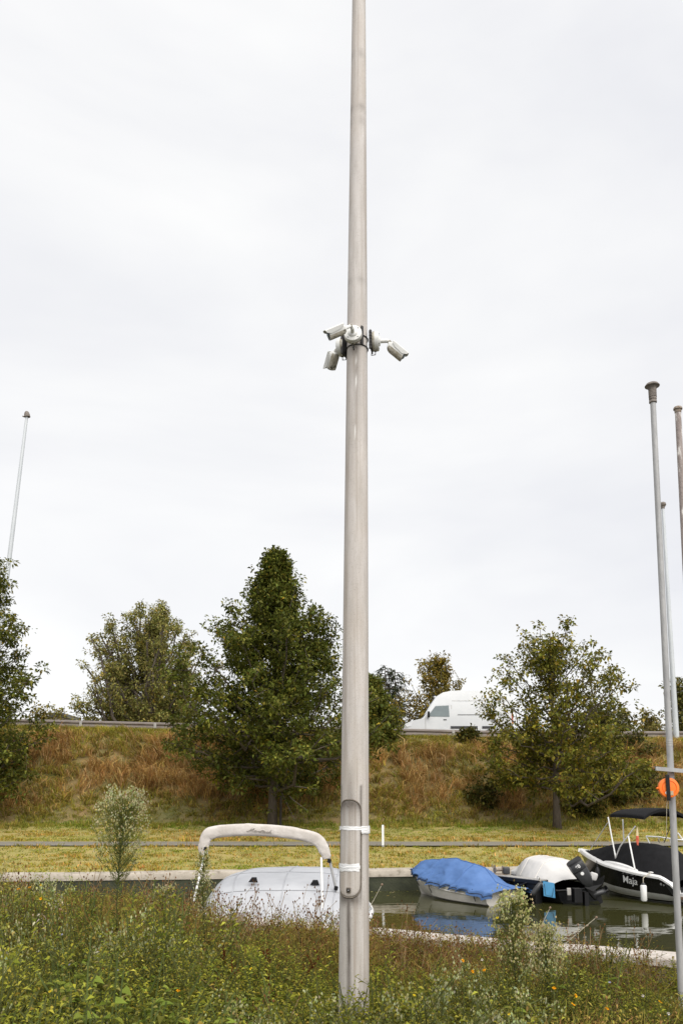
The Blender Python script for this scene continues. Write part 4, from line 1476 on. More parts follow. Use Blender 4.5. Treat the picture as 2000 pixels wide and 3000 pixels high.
build('bow_rail', [tube(ra, .020, 8), tube([ra[0], at(1903, 2474, 24.5)], .018, 7), tube([at(1960, 2456, 24.1), at(1970, 2490, 24.1)], .018, 7), tube([at(1984, 2440, 24), at(2010, 2475, 24)], .020, 7)], M['white_tube'], t_, smooth='auto')
rc_ = at(1936, 2461, 24.3)
coil = [rc_ + np.array([.085 * math.cos(q) + .012 * math.sin(q * 1.7), .02 * math.sin(q * .7), .075 * math.sin(q)]) for q in np.linspace(0, 8 * math.pi, 90)]
build('rope_coil', tube(coil, .007, 5), M['rope'], t_)

# ---- near boat with grey cover and folded bimini
nf_ = BoatFrame((-.86, 11.45), (-.70, 16.2))
L = nf_.L
t_ = thing('grey_covered_boat', (-.8, 13.5, 0), 'white boat under a pale grey cover with folded cream bimini, behind the weeds', 'boat')
pt, hb = hull(nf_, L, 2.55, lambda t: 1.02 + .12 * t ** 2, chine_z=.15, rake=.5)
build('hull', [hull_strip(pt, -1, 0, 2), hull_strip(pt, 1, 0, 2), transom(pt)], M['gelcoat_white'], t_, smooth='auto')
build('rub_rail', [tube([pt(k / 30, s_, 2) for k in range(31)], .035, 8) for s_ in (-1, 1)] + [tube([pt(0, -1, 2), pt(0, 1, 2)], .035, 8)], M['gelcoat_white'], t_, smooth=True)


def ntop(t):
    return float(np.interp(t, [0, .03, .07, .11, .16, .21, .27, .35, .5, .7, 1], [1.02, 1.14, 1.28, 1.40, 1.51, 1.575, 1.61, 1.63, 1.62, 1.56, 1.2]))


gc_ = build('boat_cover', drape(nf_, L, -.03, L * .95, lambda t: max(hb(min(.96, t * .95)) - .03, .2), ntop, lambda t: 1.0 + .10 * t ** 2, 70, 57, ([0, .3, .55, .75, .88, .95, 1], [1, .99, .95, .84, .60, .35, 0]), .032, 31, .03), M['grey_tarp'], t_, smooth=True)
cover_lines(gc_, 70, 57, rows=(9, 22, 40), cols=(14, 28, 42), r_=.007, mm='grey_tarp')
for px_v, py_v in ((742, 2580), (922, 2588)):
    p = at(px_v, py_v - 2, 12.13)
    build('cover_vent', loft([[p + np.array([-.07, -.02, -.03]), p + np.array([.07, -.02, -.035])], [p + np.array([-.035, .02, .02]), p + np.array([.05, .02, .015])], [p + np.array([-.03, .10, .03]), p + np.array([.04, .10, .03])]]), M['black_canvas'], gc_)
# folded bimini: padded sleeve on an arch
arch_px = [(597, 2492), (596, 2470), (600, 2447), (612, 2430), (640, 2423), (690, 2419), (740, 2418), (800, 2421), (850, 2427), (890, 2434), (920, 2442), (938, 2456), (948, 2475), (955, 2492), (957, 2504)]
aY = 12.0
cen = [at(x, y + 12, aY) for x, y in arch_px]
arad = [.060, .075, .082, .088, .085, .084, .083, .083, .083, .083, .085, .082, .076, .068, .055]
slv, slf = [], []
nseg, nr = 80, 20
cs_ = np.array(cen)
ti = np.linspace(0, len(cen) - 1, nseg)
cint = np.stack([np.interp(ti, np.arange(len(cen)), cs_[:, q]) for q in range(3)], 1)
for _ in range(3):
    cint[1:-1] = (cint[:-2] + 2 * cint[1:-1] + cint[2:]) / 4
rint = np.interp(ti, np.arange(len(cen)), arad)
rows_ = []
for i_ in range(nseg):
    d = norm(cint[min(i_ + 1, nseg - 1)] - cint[max(i_ - 1, 0)])
    n1 = np.array([0, -1.0, 0])
    n2_ = np.cross(d, n1)
    ring = []
    for k in range(nr):
        q = 2 * math.pi * k / nr
        rr_ = rint[i_] * (1 + .07 * float(fbm(i_ * .22, k * .5, 41)) + .10 * float(vnoise(i_ * .5, k * .3, 44)) * (abs(i_ - 40) > 24))
        cq, sq = math.cos(q), math.sin(q)
        ring.append(cint[i_] + n1 * np.sign(cq) * abs(cq) ** .6 * rr_ * .55 + n2_ * np.sign(sq) * abs(sq) ** .75 * rr_)
    rows_.append(ring)
sleeve = build('bimini_sleeve', loft(rows_, True, True, True), M['cream_canvas'], t_, smooth=True)
build('sleeve_seam', tube([cint[i_] + np.array([0, -.02, -rint[i_] * 1.0]) for i_ in range(12, 68)], .006, 5), M['lettering'], sleeve)
# cursive lettering on the sleeve, drawn as strokes
STROKES = {'M': [[(-.30, .1), (-.12, .02), (.02, .3), (.18, 1.0), (.16, .1), (.5, 1.05), (.47, .1), (.6, .05)]],
           'a': [[(.35, .42), (.15, .48), (.04, .25), (.14, .05), (.3, .2), (.38, .45), (.36, .12), (.5, .06)]],
           'r': [[(.0, .06), (.12, .46), (.2, .36), (.34, .40), (.3, .1), (.44, .06)]],
           't': [[(.0, .06), (.2, .8), (.14, .12), (.3, .06)], [(.02, .58), (.5, .64)]],
           'o': [[(.3, .44), (.1, .4), (.04, .2), (.16, .04), (.32, .18), (.3, .42), (.46, .38)]],
           'c': [[(.34, .4), (.16, .46), (.04, .22), (.16, .05), (.36, .1)]],
           'k': [[(.0, .06), (.2, .95), (.12, .05)], [(.36, .46), (.16, .26), (.42, .02), (.55, .08)]]}
strk = []
penx = 0.0
for ch, adv in (('M', .66), ('a', .48), ('r', .42), ('t', .34), ('a', .48), ('c', .36), ('k', .5)):
    for st in STROKES[ch]:
        pts = []
        for x, y in st:
            X = penx + x + .35 * y
            pxx = 722 + (X + .3) / 3.9 * 80
            pyy = 2436 + X * 2.0 - y * 11.0
            p = at(pxx, pyy, aY - .052)
            pts.append(p)
        strk.append(tube(pts, .0045, 5))
    penx += adv
build('lettering', strk, M['lettering'], sleeve)
for (a_, b_, r_, mm, nm) in (((602, 2488, 12.0), (568, 2640, 11.7), .015, 'white_tube', 'bimini_leg'), ((941, 2512, 12.0), (945, 2686, 11.65), .016, 'white_tube', 'bimini_leg'),
                             ((962, 2505, 12.0), (983, 2600, 12.0), .020, 'galv', 'bimini_leg'), ((983, 2600, 12.0), (1000, 2668, 12.0), .012, 'silver', 'bimini_leg')):
    build(nm, tube([at(*a_), at(*b_)], r_, 9), M[mm], t_, smooth='auto')
for q in ((602, 2486, 11.98), (964, 2522, 11.98), (984, 2602, 11.98)):
    p = at(*q)
    build('bimini_joint', lathe([(.018, -.03), (.03, -.022), (.03, .022), (.018, .03)], p, norm([.2, 0, 1]), 10), M['black_plastic'], t_, smooth='auto')
p = at(948, 2690, 11.6)
build('deck_hinge', [tube([p + np.array([-.05, 0, 0]), p + np.array([0, -.02, .05]), p + np.array([.10, -.04, -.02])], .014, 6)], M['dark_grey'], t_)

# ------------------------------------------------------------------ vegetation helpers (all-quad arrays: V, Q, C)
class Veg:
    def __init__(s):
        s.V, s.Q, s.C, s.n = [], [], [], 0

    def add(s, V, Q, C):
        V = np.asarray(V, np.float32).reshape(-1, 3)
        C = np.asarray(C, np.float32)
        if C.ndim == 1:
            C = np.tile(C, (len(V), 1))
        s.V.append(V)
        s.Q.append(np.asarray(Q, np.int64).reshape(-1, 4) + s.n)
        s.C.append(C)
        s.n += len(V)

    def get(s):
        return np.concatenate(s.V), np.concatenate(s.Q), np.concatenate(s.C)

    def leaves(s, P, D, Ln, W, col, droop=.2, fold=.0, r=rng):
        """Diamond leaves: P base, D direction, Ln length, W width, col colour each."""
        n = len(P)
        P, D = np.asarray(P, float), norm(D)
        Ln = np.broadcast_to(np.asarray(Ln, float), n)[:, None]
        W = np.broadcast_to(np.asarray(W, float), n)[:, None]
        side = norm(np.cross(D, np.array([0, 0, 1.0]) + r.normal(0, .45, (n, 3))))
        mid = P + D * Ln * .5
        dz = np.array([0, 0, 1.0])
        tip = P + D * Ln - dz * droop * Ln
        V = np.stack([P, mid + side * W / 2 + dz * fold * W, tip, mid - side * W / 2 + dz * fold * W], 1).reshape(-1, 3)
        col = np.broadcast_to(np.asarray(col, float), (n, 3))
        s.add(V, np.arange(n * 4).reshape(-1, 4), np.repeat(col, 4, 0))

    def broad(s, P, D, Ln, W, col, droop=.25, r=rng):
        """Broad pointed leaves folded along the midrib, two quads each."""
        n = len(P)
        P, D = np.asarray(P, float), norm(D)
        Ln = np.broadcast_to(np.asarray(Ln, float), n)[:, None]
        W = np.broadcast_to(np.asarray(W, float), n)[:, None]
        side = norm(np.cross(D, np.array([0, 0, 1.0]) + r.normal(0, .25, (n, 3))))
        dz = np.array([0, 0, 1.0])
        a1 = P + D * Ln * .28 + dz * W * .10
        a2 = P + D * Ln * .62 - dz * (droop * .35 * Ln - W * .08)
        tip = P + D * Ln - dz * droop * Ln
        V = np.stack([P, a1 + side * W * .5, a2 + side * W * .36, tip, a2 - side * W * .36, a1 - side * W * .5], 1).reshape(-1, 3)
        b = (np.arange(n) * 6)[:, None]
        Q = np.concatenate([b + np.array([0, 1, 2, 3]), b + np.array([0, 3, 4, 5])], 0)
        col = np.broadcast_to(np.asarray(col, float), (n, 3))
        s.add(V, Q, np.repeat(col, 6, 0))

    def blades(s, P, D, Ln, W, col, bend, r=rng):
        """Arching grass blades of two quads."""
        n = len(P)
        P, D = np.asarray(P, float), norm(D)
        Ln = np.broadcast_to(np.asarray(Ln, float), n)[:, None]
        W = np.broadcast_to(np.asarray(W, float), n)[:, None]
        bend = np.broadcast_to(np.asarray(bend, float), n)[:, None]
        out_ = D * np.array([1, 1, 0.])
        out_ = norm(out_ + r.normal(0, .02, (n, 3)) * np.array([1, 1, 0]))
        side = norm(np.cross(D, np.array([0, 0, 1.0]) + r.normal(0, .3, (n, 3))))
        m1 = P + D * Ln * .55
        tip = m1 + norm(D + out_ * bend - np.array([0, 0, 1.0]) * bend * .8) * Ln * .45
        V = np.stack([P - side * W / 2, P + side * W / 2, m1 + side * W * .4, m1 - side * W * .4, tip + side * W * .06, tip - side * W * .06], 1).reshape(-1, 3)
        b = (np.arange(n) * 6)[:, None]
        Q = np.concatenate([b + np.array([0, 1, 2, 3]), b + np.array([3, 2, 4, 5])], 0)
        col = np.broadcast_to(np.asarray(col, float), (n, 3))
        s.add(V, Q, np.repeat(col, 6, 0))

    def sticks(s, A, B, ra, rb, col):
        A, B = np.asarray(A, float).reshape(-1, 3), np.asarray(B, float).reshape(-1, 3)
        n = len(A)
        d = norm(B - A)
        if np.max(ra) < .0042:                 # hair-thin stems: one ribbon each
            sd = norm(np.cross(d, rng.normal(0, 1, (n, 3)))) * 1.25
            r0_, r1_ = np.broadcast_to(np.asarray(ra, float), n)[:, None], np.broadcast_to(np.asarray(rb, float), n)[:, None]
            V = np.stack([A - sd * r0_, A + sd * r0_, B + sd * r1_, B - sd * r1_], 1).reshape(-1, 3)
            col = np.broadcast_to(np.asarray(col, float), (n, 3))
            s.add(V, np.arange(n * 4).reshape(-1, 4), np.repeat(col, 4, 0))
            return
        up_ = np.where(np.abs(d[:, 2:3]) < .9, np.array([[0, 0, 1.0]]), np.array([[1.0, 0, 0]]))
        a = norm(np.cross(d, up_))
        b = np.cross(a, d)
        ra = np.broadcast_to(np.asarray(ra, float), n)[:, None]
        rb = np.broadcast_to(np.asarray(rb, float), n)[:, None]
        ring = []
        for base, rad in ((A, ra), (B, rb)):
            for k in range(3):
                q = 2.0944 * k
                ring.append(base + (a * math.cos(q) + b * math.sin(q)) * rad)
        V = np.stack(ring, 1).reshape(-1, 3)
        o = (np.arange(n) * 6)[:, None]
        Q = np.concatenate([o + np.array([0, 1, 4, 3]), o + np.array([1, 2, 5, 4]), o + np.array([2, 0, 3, 5])], 0)
        col = np.broadcast_to(np.asarray(col, float), (n, 3))
        s.add(V, Q, np.repeat(col, 6, 0))

    def buds(s, P, size, col, r=rng, tall=1.3):
        """Small heads: two crossed diamonds each."""
        P = np.asarray(P, float).reshape(-1, 3)
        n = len(P)
        size = np.broadcast_to(np.asarray(size, float), n)[:, None]
        ang = r.uniform(0, 3.14, n)
        a = np.stack([np.cos(ang), np.sin(ang), np.zeros(n)], 1)
        b = np.stack([-np.sin(ang), np.cos(ang), np.zeros(n)], 1)
        z = np.array([0, 0, 1.0])
        V = []
        for q in (a, b):
            V += [P - z * size * .5 * tall, P + q * size * .5, P + z * size * .6 * tall, P - q * size * .5]
        V = np.stack(V, 1).reshape(-1, 3)
        Q = np.arange(n * 8).reshape(-1, 4)
        col = np.broadcast_to(np.asarray(col, float), (n, 3))
        s.add(V, Q, np.repeat(col, 8, 0))


WARM = np.array([1.20, 1.06, .78])


def pick(cols, w_, n, r=rng, jit=.18):
    c = np.array(cols, float)[r.choice(len(cols), n, p=np.array(w_) / np.sum(w_))]
    if c[:, 1].max() < .45 and (c[:, 2] < c[:, 1]).all():
        c = c * WARM
    return np.clip(c * (1 + r.normal(0, jit, (n, 1))) * (1 + r.normal(0, jit * .35, (n, 3))), .003, .9)


def scatter(protos, pos, rotz, scale, idx, tilt=None, tint=None):
    """Join transformed copies of prototypes into one all-quad mesh."""
    VV, QQ, CC, n = [], [], [], 0
    for p in range(len(protos)):
        sel = np.where(idx == p)[0]
        if len(sel) == 0:
            continue
        V, Q, C = protos[p]
        m = len(sel)
        c, s_ = np.cos(rotz[sel])[:, None], np.sin(rotz[sel])[:, None]
        sc = scale[sel] if scale.ndim == 2 else np.repeat(scale[sel][:, None], 3, 1)
        X = V[None, :, 0] * sc[:, 0:1]
        Y = V[None, :, 1] * sc[:, 1:2]
        Z = V[None, :, 2] * sc[:, 2:3]
        W = np.stack([X * c - Y * s_, X * s_ + Y * c, Z], -1)
        if tilt is not None:
            W[..., 0] += Z * tilt[sel, 0:1]
            W[..., 1] += Z * tilt[sel, 1:2]
        W = W + pos[sel][:, None, :]
        CCc = np.repeat(C[None], m, 0)
        if tint is not None:
            CCc = CCc * tint[sel][:, None, :]
        VV.append(W.reshape(-1, 3).astype(np.float32))
        CC.append(CCc.reshape(-1, 3).astype(np.float32))
        QQ.append((Q[None] + (np.arange(m) * len(V))[:, None, None]).reshape(-1, 4) + n)
        n += m * len(V)
    return np.concatenate(VV), np.concatenate(QQ), np.concatenate(CC)


# ------------------------------------------------------------------ trees
OAK = [(.066, .088, .022), (.105, .130, .032), (.165, .178, .045), (.28, .23, .045)]


def tree(name, label, base, H, hb_, prof, nl, sub, clus, lpc, leaf, cols, wts, seed, trunk_r=.16, rise=(15, 65), cr=.34, cat='tree', group=None, stems=1, spread=.0, lean=(0, 0), shoot=.25, droop=.15, limb_r=.055, airy=.3):
    """base xyz, H height, hb_ height where the crown starts, prof(t) crown radius for t 0 bottom .. 1 top."""
    r = np.random.default_rng(seed)
    base = np.asarray(base, float)
    e = thing(name, base, label, cat, group)
    wood = []
    cen, cw = [], []
    for st_ in range(stems):
        az0 = st_ * 6.283 / stems + r.uniform(0, 1)
        off = np.array([math.cos(az0), math.sin(az0), 0]) * spread * (stems > 1)
        npt = 9
        tp_ = []
        for k in range(npt):
            f = k / (npt - 1)
            tp_.append(base + np.array([lean[0] * f, lean[1] * f, f * H * (.97 if stems == 1 else .84) - .15]) + off * f ** .8 + np.array([*r.normal(0, .05 * H / 10 * f, 2), 0]))
        rads = [trunk_r / (stems ** .5) * (1.25 if k == 0 else 1) * (1 - .93 * (k / (npt - 1)) ** .9) + .008 for k in range(npt)]
        wood.append(tube(tp_, rads, 9))
        tp_ = np.array(tp_)
        for i_ in range(nl // stems):
            f = (hb_ + (H * .985 - hb_) * ((i_ + r.uniform(0, 1)) / (nl // stems)) ** .92) / H
            t = (f * H - hb_) / (H - hb_)
            reach = prof(t) * r.uniform(.62, 1.04)
            if r.uniform() < .10:
                reach *= 1 + shoot
            az = i_ * 2.39996 + r.normal(0, .35) + st_
            if stems > 1:
                az = az0 + r.normal(0, 1.0)
            reach *= 1 + .24 * float(vnoise(az % 6.2832 * 1.1, t * 4.0 + seed, seed)) + .12 * float(vnoise(az % 6.2832 * 2.5, t * 9.0, seed + 5))
            el = R(rise[0] + (rise[1] - rise[0]) * t + r.normal(0, 7))
            fr_ = np.linspace(0, 1, npt)
            axis = base + np.array([lean[0] * f, lean[1] * f, 0])
            zend = base[2] + f * H
            end = np.array([axis[0] + math.cos(az) * reach, axis[1] + math.sin(az) * reach, zend + r.normal(0, .15)])
            f0 = max(hb_ * .75 / H, f - reach * math.tan(el) * (.8 if stems == 1 else 1.2) / H)
            p0 = np.array([np.interp(f0, fr_, tp_[:, q]) for q in range(3)])
            nseg_ = 5
            pts = [p0]
            Lb = float(np.linalg.norm(end - p0))
            for k in range(1, nseg_ + 1):
                g_ = k / nseg_
                pts.append(p0 + (end - p0) * g_ + np.array([0, 0, -Lb * .09 * math.sin(math.pi * g_)]) + r.normal(0, .035 * Lb, 3) * (k < nseg_))
            d = norm(pts[-1] - pts[-3])
            lr = max(limb_r * (Lb / 3.5), .014)
            wood.append(tube(pts, list(np.linspace(lr, lr * .25, nseg_ + 1)), 5, cap=False))
            pts = np.array(pts)
            for j in range(sub):
                g = r.uniform(.16, 1.0)
                q0 = np.array([np.interp(g, np.linspace(0, 1, nseg_ + 1), pts[:, q]) for q in range(3)])
                dd_ = norm(d * .7 + r.normal(0, .55, 3) + np.array([0, 0, .10]))
                Ls = (.35 + reach * .24) * r.uniform(.7, 1.35) * (1.15 - .4 * g)
                q1 = q0 + dd_ * Ls
                if j < 4:
                    wood.append(tube([q0, (q0 + q1) / 2 + r.normal(0, .03, 3), q1], [lr * .4, lr * .25, lr * .12], 4, cap=False))
                for m_ in range(clus):
                    cen.append(q0 + (q1 - q0) * ((m_ + .6) / clus) + r.normal(0, .06, 3))
                    cw.append(1 - airy * t)
            cen.append(pts[-1])
            cw.append(1 - airy * t)
    trunk_o = build('trunk', wood, M['bark'], e, smooth=True)
    cen = np.array(cen)
    nC = len(cen)
    vg = Veg()
    dens = r.uniform(.25, 1.6, nC) * np.array(cw)
    cnt = np.maximum(3, (dens * lpc).astype(int))
    idx = np.repeat(np.arange(nC), cnt)
    n = len(idx)
    d = norm(r.normal(0, 1, (n, 3)))
    rad_ = cr * r.uniform(.2, 1.0, n) ** .7 * np.repeat(r.uniform(.7, 1.25, nC), cnt)
    P = cen[idx] + d * rad_[:, None] * np.array([1, 1, .62])
    D = norm(d * .8 + r.normal(0, .5, (n, 3)) + np.array([0, 0, -.05]))
    ctint = r.normal(1, .16, (nC, 1)).clip(.6, 1.5)
    cc = pick(cols, wts, n, r, .16)
    yel = r.uniform(size=nC) < .05
    cc = cc * ctint[idx]
    cc[yel[idx]] = cc[yel[idx]] * np.array([1.45, 1.3, 1.0])
    vg.leaves(P, D, leaf * r.uniform(.5, 1.5, n), leaf * r.uniform(.4, .85, n), cc, droop, .12, r)
    build_big('crown', *vg.get(), M['leaf'], e, origin=base)
    return e


def prof_pts(xs_, ys_):
    return lambda t: float(np.interp(t, xs_, ys_))


def ground_at(px, Y):
    x = (px - 1000) / F * Y * .985
    return np.array([x, Y, float(far_z(x, Y))])


b_ = ground_at(797, 35.2)
tree('oak_tree', 'tall dark green oak with pointed crown, left of the concrete pole', b_, 12.1, 2.45, prof_pts([0, .1, .22, .38, .55, .7, .82, .92, 1], [3.7, 4.8, 4.7, 3.9, 2.9, 1.9, 1.0, .4, .02]), 112, 11, 2, 34, .158, OAK, [5, 4, 1.6, .12], 101, .19, (8, 62), .33, airy=.15)
b_ = ground_at(1632, 34.6)
tree('oak_tree', 'broad oak with open spiky top, right of the passing van', b_, 8.7, 1.75, prof_pts([0, .1, .25, .45, .6, .75, .9, 1], [2.6, 3.3, 3.4, 3.0, 2.7, 2.3, 1.6, .4]), 70, 8, 2, 36, .150, [(.085, .102, .022), (.14, .152, .033), (.21, .20, .046), (.31, .25, .05)], [4, 4, 2.2, .3], 102, .16, (4, 58), .27, shoot=.5, airy=.65)
b_ = ground_at(-112, 35.5)
tree('oak_tree', 'oak tree cut off by the left edge of the picture', b_, 12.0, 2.0, prof_pts([0, .1, .25, .45, .65, .8, .92, 1], [2.4, 3.0, 3.2, 3.1, 2.4, 1.9, 1.3, .3]), 80, 10, 2, 34, .155, OAK, [5, 4, 1.8, .25], 103, .18, (8, 60), .31, shoot=.4, airy=.4)
POP = [(.13, .15, .06), (.19, .205, .08), (.26, .26, .11), (.31, .28, .11)]
b_ = np.array([(425 - 1000) / F * 68, 68.0, 2.5])
tree('poplar_tree', 'airy yellowish green tree with many upright stems behind the guard rail', b_, 16.4, 3.0, prof_pts([0, .15, .35, .6, .8, .92, 1], [3.6, 5.0, 5.6, 5.2, 4.2, 2.7, .5]), 124, 11, 2, 36, .21, POP, [3, 4, 2.5, .5], 104, .30, (34, 72), .46, airy=.1, limb_r=.075)
b_ = np.array([(1085 - 1000) / F * 41, 41.3, float(far_z(1.6, 41.3))])
tree('roadside_tree', 'dense dark green tree close behind the right side of the concrete pole', b_, 3.5, .2, prof_pts([0, .2, .5, .8, 1], [1.1, 1.35, 1.1, .6, .1]), 44, 9, 3, 18, .18, OAK, [4, 4, 2, .3], 105, .10, (5, 60), .32)
b_ = np.array([(1285 - 1000) / F * 64, 64.0, 3.0])
tree('young_tree', 'yellowish young tree standing behind the nose of the van', b_, 11.0, 2.4, prof_pts([0, .2, .45, .7, .9, 1], [2.9, 3.6, 3.2, 2.2, 1.0, .1]), 60, 8, 2, 19, .22, [(.10, .095, .03), (.16, .145, .04), (.24, .20, .055)], [3, 4, 3], 106, .16, (15, 66), .42, shoot=.4)
b_ = np.array([(132 - 1000) / F * 100, 100.0, 2.5])
tree('far_tree', 'small round far tree above the guard rail at the left', b_, 11.6, 2.5, prof_pts([0, .3, .6, .85, 1], [2.2, 3.2, 3.2, 2.2, .8]), 40, 6, 3, 10, .42, [(.10, .105, .04), (.15, .145, .05), (.20, .18, .06)], [3, 4, 2], 107, .2, (15, 65), .6)
for k, (px_b, Yb, h_, w_, sd, lab) in enumerate(((1765, 66, 7.6, 2.6, 108, 'dark green far bush at the right foot of the broad oak crown'), (1830, 78, 8.2, 3.0, 109, 'pale green far bush between the broad oak and the vent pipe'), (1905, 82, 8.6, 3.4, 110, 'pale green far bush right behind the galvanised vent pipe'))):
    b_ = np.array([(px_b - 1000) / F * Yb, Yb, 2.5])
    tree('far_bush', lab, b_, h_, 1.0, prof_pts([0, .3, .7, 1], [w_, w_ * 1.05, w_ * .8, .5]), 34, 6, 3, 10, .36, [(.12, .125, .05), (.17, .17, .065), (.22, .20, .08)] if k else [(.06, .07, .03), (.09, .10, .04)], [3, 4, 2] if k else [3, 2], sd, .15, (10, 65), .55, cat='bush')
b_ = np.array([(2000 - 1000) / F * 60, 60.0, 4.0])
tree('edge_tree', 'loose leafy tree behind the lamp mast at the right edge', b_, 7.6, 1.2, prof_pts([0, .3, .6, .85, 1], [1.6, 1.9, 1.5, 1.0, .4]), 30, 6, 3, 9, .27, [(.07, .085, .03), (.11, .12, .04), (.16, .15, .05)], [4, 4, 2], 111, .12, (15, 65), .4)
for k, (px_b, Yb, h_, w_, sd, lab) in enumerate(((1790, 37.9, 1.9, 1.5, 112, 'dark green shrub on the slope right of the broad oak trunk'), (1870, 38.2, 1.6, 1.3, 113, 'dull green shrub on the slope behind the orange rescue reel'), (1415, 37.6, 1.1, .8, 114, 'dark shrub on the slope left of the broad oak'), (1820, 41.0, 1.2, 1.5, 115, 'flat green shrub on the upper slope beside the broad oak'), (1370, 42.1, .5, .35, 116, 'little sapling below the guard rail under the van'), (1700, 36.9, 1.1, .9, 117, 'shaded shrub beside the trunk of the broad oak'))):
    x = (px_b - 1000) / F * Yb
    b_ = np.array([x, Yb, float(far_z(x, Yb)) - .1])
    tree('slope_shrub', lab, b_, h_, .15, prof_pts([0, .3, .7, 1], [w_ * .8, w_, w_ * .75, .3]), 22, 6, 2, 12, .16, [(.045, .058, .018), (.075, .082, .024), (.13, .115, .035)], [4, 4, 1.5], sd, .05, (8, 65), .26, cat='shrub')

# tree stake beside the pointed oak
stp = ground_at(821, 35.0)
sk = thing('tree_stake', stp, 'dark wooden stake beside the trunk of the pointed oak', 'stake')
build('stake', tube([stp - np.array([0, 0, .3]), stp + np.array([.01, 0, .9]), stp + np.array([0.02, 0, 2.05])], [.055, .052, .05], 8), M['wood_stake'], sk, smooth='auto')
build('tie_strap', tube([stp + np.array([-.35, .15, 1.62]), stp + np.array([-.15, .05, 1.66]), stp + np.array([.05, -.05, 1.70])], .03, 6), M['black_plastic'], sk)

# dark conifer with two tips behind the roadside tree
rc2 = np.random.default_rng(55)
for k, (pxc, pyt_, Yc, lab) in enumerate(((1127, 1940, 74, 'left one of two dark conifers, nearer to the concrete pole'), (1156, 1953, 74.8, 'right one of two dark conifers, nearer to the van'))):
    tip = at(pxc, pyt_, Yc)
    base = np.array([tip[0], Yc, 2.5])
    Hc = tip[2] - 2.5
    e = thing('conifer', base, lab, 'tree', 'pair of dark conifers beyond the road')
    wood, vg = [tube([base + np.array([0, 0, Hc * f]) for f in (0, .5, .97)], [.22, .13, .02], 7)], Veg()
    nb = 84
    for i_ in range(nb):
        f = .18 + .80 * i_ / nb
        Lb = (1 - f) ** .75 * 4.2 * rc2.uniform(.7, 1.1) + .35
        az = i_ * 2.4 + rc2.normal(0, .3)
        d = np.array([math.cos(az), math.sin(az), .25])
        p0 = base + np.array([0, 0, Hc * f])
        pts = [p0 + d * Lb * q + np.array([0, 0, -.42 * Lb * q * q]) for q in (0, .33, .66, 1)]
        wood.append(tube(pts, [.045, .035, .02, .01], 4, cap=False))
        nn_ = int(24 * Lb / 2) + 6
        q = rc2.uniform(.15, 1.0, nn_)
        P = p0 + d * Lb * q[:, None] + np.array([0, 0, -.42 * Lb])[None] * (q * q)[:, None] + rc2.normal(0, .05, (nn_, 3))
        D = norm(np.array([d[0], d[1], -.55]) + rc2.normal(0, .35, (nn_, 3)))
        vg.leaves(P, D, rc2.uniform(.35, .75, nn_), rc2.uniform(.06, .11, nn_), pick([(.022, .032, .02), (.04, .052, .03)], [2, 1], nn_, rc2), .25, 0, rc2)
    build('trunk', wood, M['bark'], e)
    build_big('crown', *vg.get(), M['leaf'], e, origin=base)

# ------------------------------------------------------------------ grass on the far bank
rg = np.random.default_rng(21)


def tuft(nb, h, w, spread, cols, wts, r, bend=(.3, 1.2), lean=.35):
    vg = Veg()
    P = np.concatenate([r.normal(0, spread, (nb, 2)), np.zeros((nb, 1))], 1)
    D = np.stack([r.normal(0, lean, nb), r.normal(0, lean, nb), np.ones(nb)], 1)
    vg.blades(P, D, h * r.uniform(.5, 1.15, nb), w * r.uniform(.6, 1.4, nb), pick(cols, wts, nb, r), r.uniform(*bend, nb), r)
    return vg.get()


TAN = [(.44, .315, .165), (.33, .225, .11), (.52, .42, .26), (.22, .15, .075)]
GRN = [(.24, .25, .06), (.17, .195, .045), (.36, .34, .085)]
p_dry = [tuft(15, .92, .026, .09, TAN, [3, 3, 1.2, 1.5], rg, (.4, 1.6), .38) for _ in range(8)]
p_mix = [tuft(15, .6, .028, .10, TAN + GRN, [2, 2, .5, 1, 2, 2, 1], rg, (.4, 1.6), .38) for _ in range(6)]
p_grn = [tuft(15, .48, .028, .11, GRN + [(.30, .26, .09)], [3, 2, 2, .7], rg, (.3, 1.3), .4) for _ in range(6)]
N = 9000
X = rg.uniform(-21, 21, N)
Yv = 35.2 + 8.0 * rg.uniform(0, 1, N) ** 1.15
keep = np.abs(X) < Yv * .45
X, Yv = X[keep], Yv[keep]
n = len(X)
u = (Yv - 36) / 6.4
nzv = fbm(X * .55, Yv * .8, 31) * .5 + fbm(X * 1.7, Yv * 1.7, 35) * .3
dryness = np.interp(u, [0, .08, .2, .45, .78, .86, 1.0], [-.6, -.35, .12, .45, .40, -.05, -.55]) + nzv * .75
# greener towards the foot right of the pole
kind = np.where(dryness > .36, rg.integers(0, 8, n), np.where(dryness > -.1, 8 + rg.integers(0, 6, n), 14 + rg.integers(0, 6, n)))
hs = np.interp(u, [0, .1, .3, .8, .9, 1.05], [.35, .6, 1.0, 1.0, .75, .7]) * rg.uniform(.55, 1.25, n) * (1 + .35 * nzv + .25 * fbm(X * 2.3, Yv * 2.3, 41, 2)).clip(.4, 2)
pos = np.stack([X, Yv, far_z(X, Yv) - .03], 1)
ti_ = np.stack([rg.normal(0, .2, n) + .25 * fbm(X * .4, Yv * .4, 77), rg.normal(-.22, .2, n)], 1)
tint = (1 + .22 * fbm(X * 1.1, Yv * 1.1, 51, 2) + .18 * fbm(X * 3.1, Yv * 3.1, 53, 2))[:, None] * np.ones(3)
bg_ = build_big('bank_grass', *scatter(p_dry + p_mix + p_grn, pos, rg.uniform(0, 6.28, n), np.stack([hs ** .5, hs ** .5, hs], 1), kind, ti_, tint.clip(.5, 1.6)), M['grass'])
tag(bg_, 'tall dry brown and green grass covering the embankment slope', 'grass', kind='stuff')

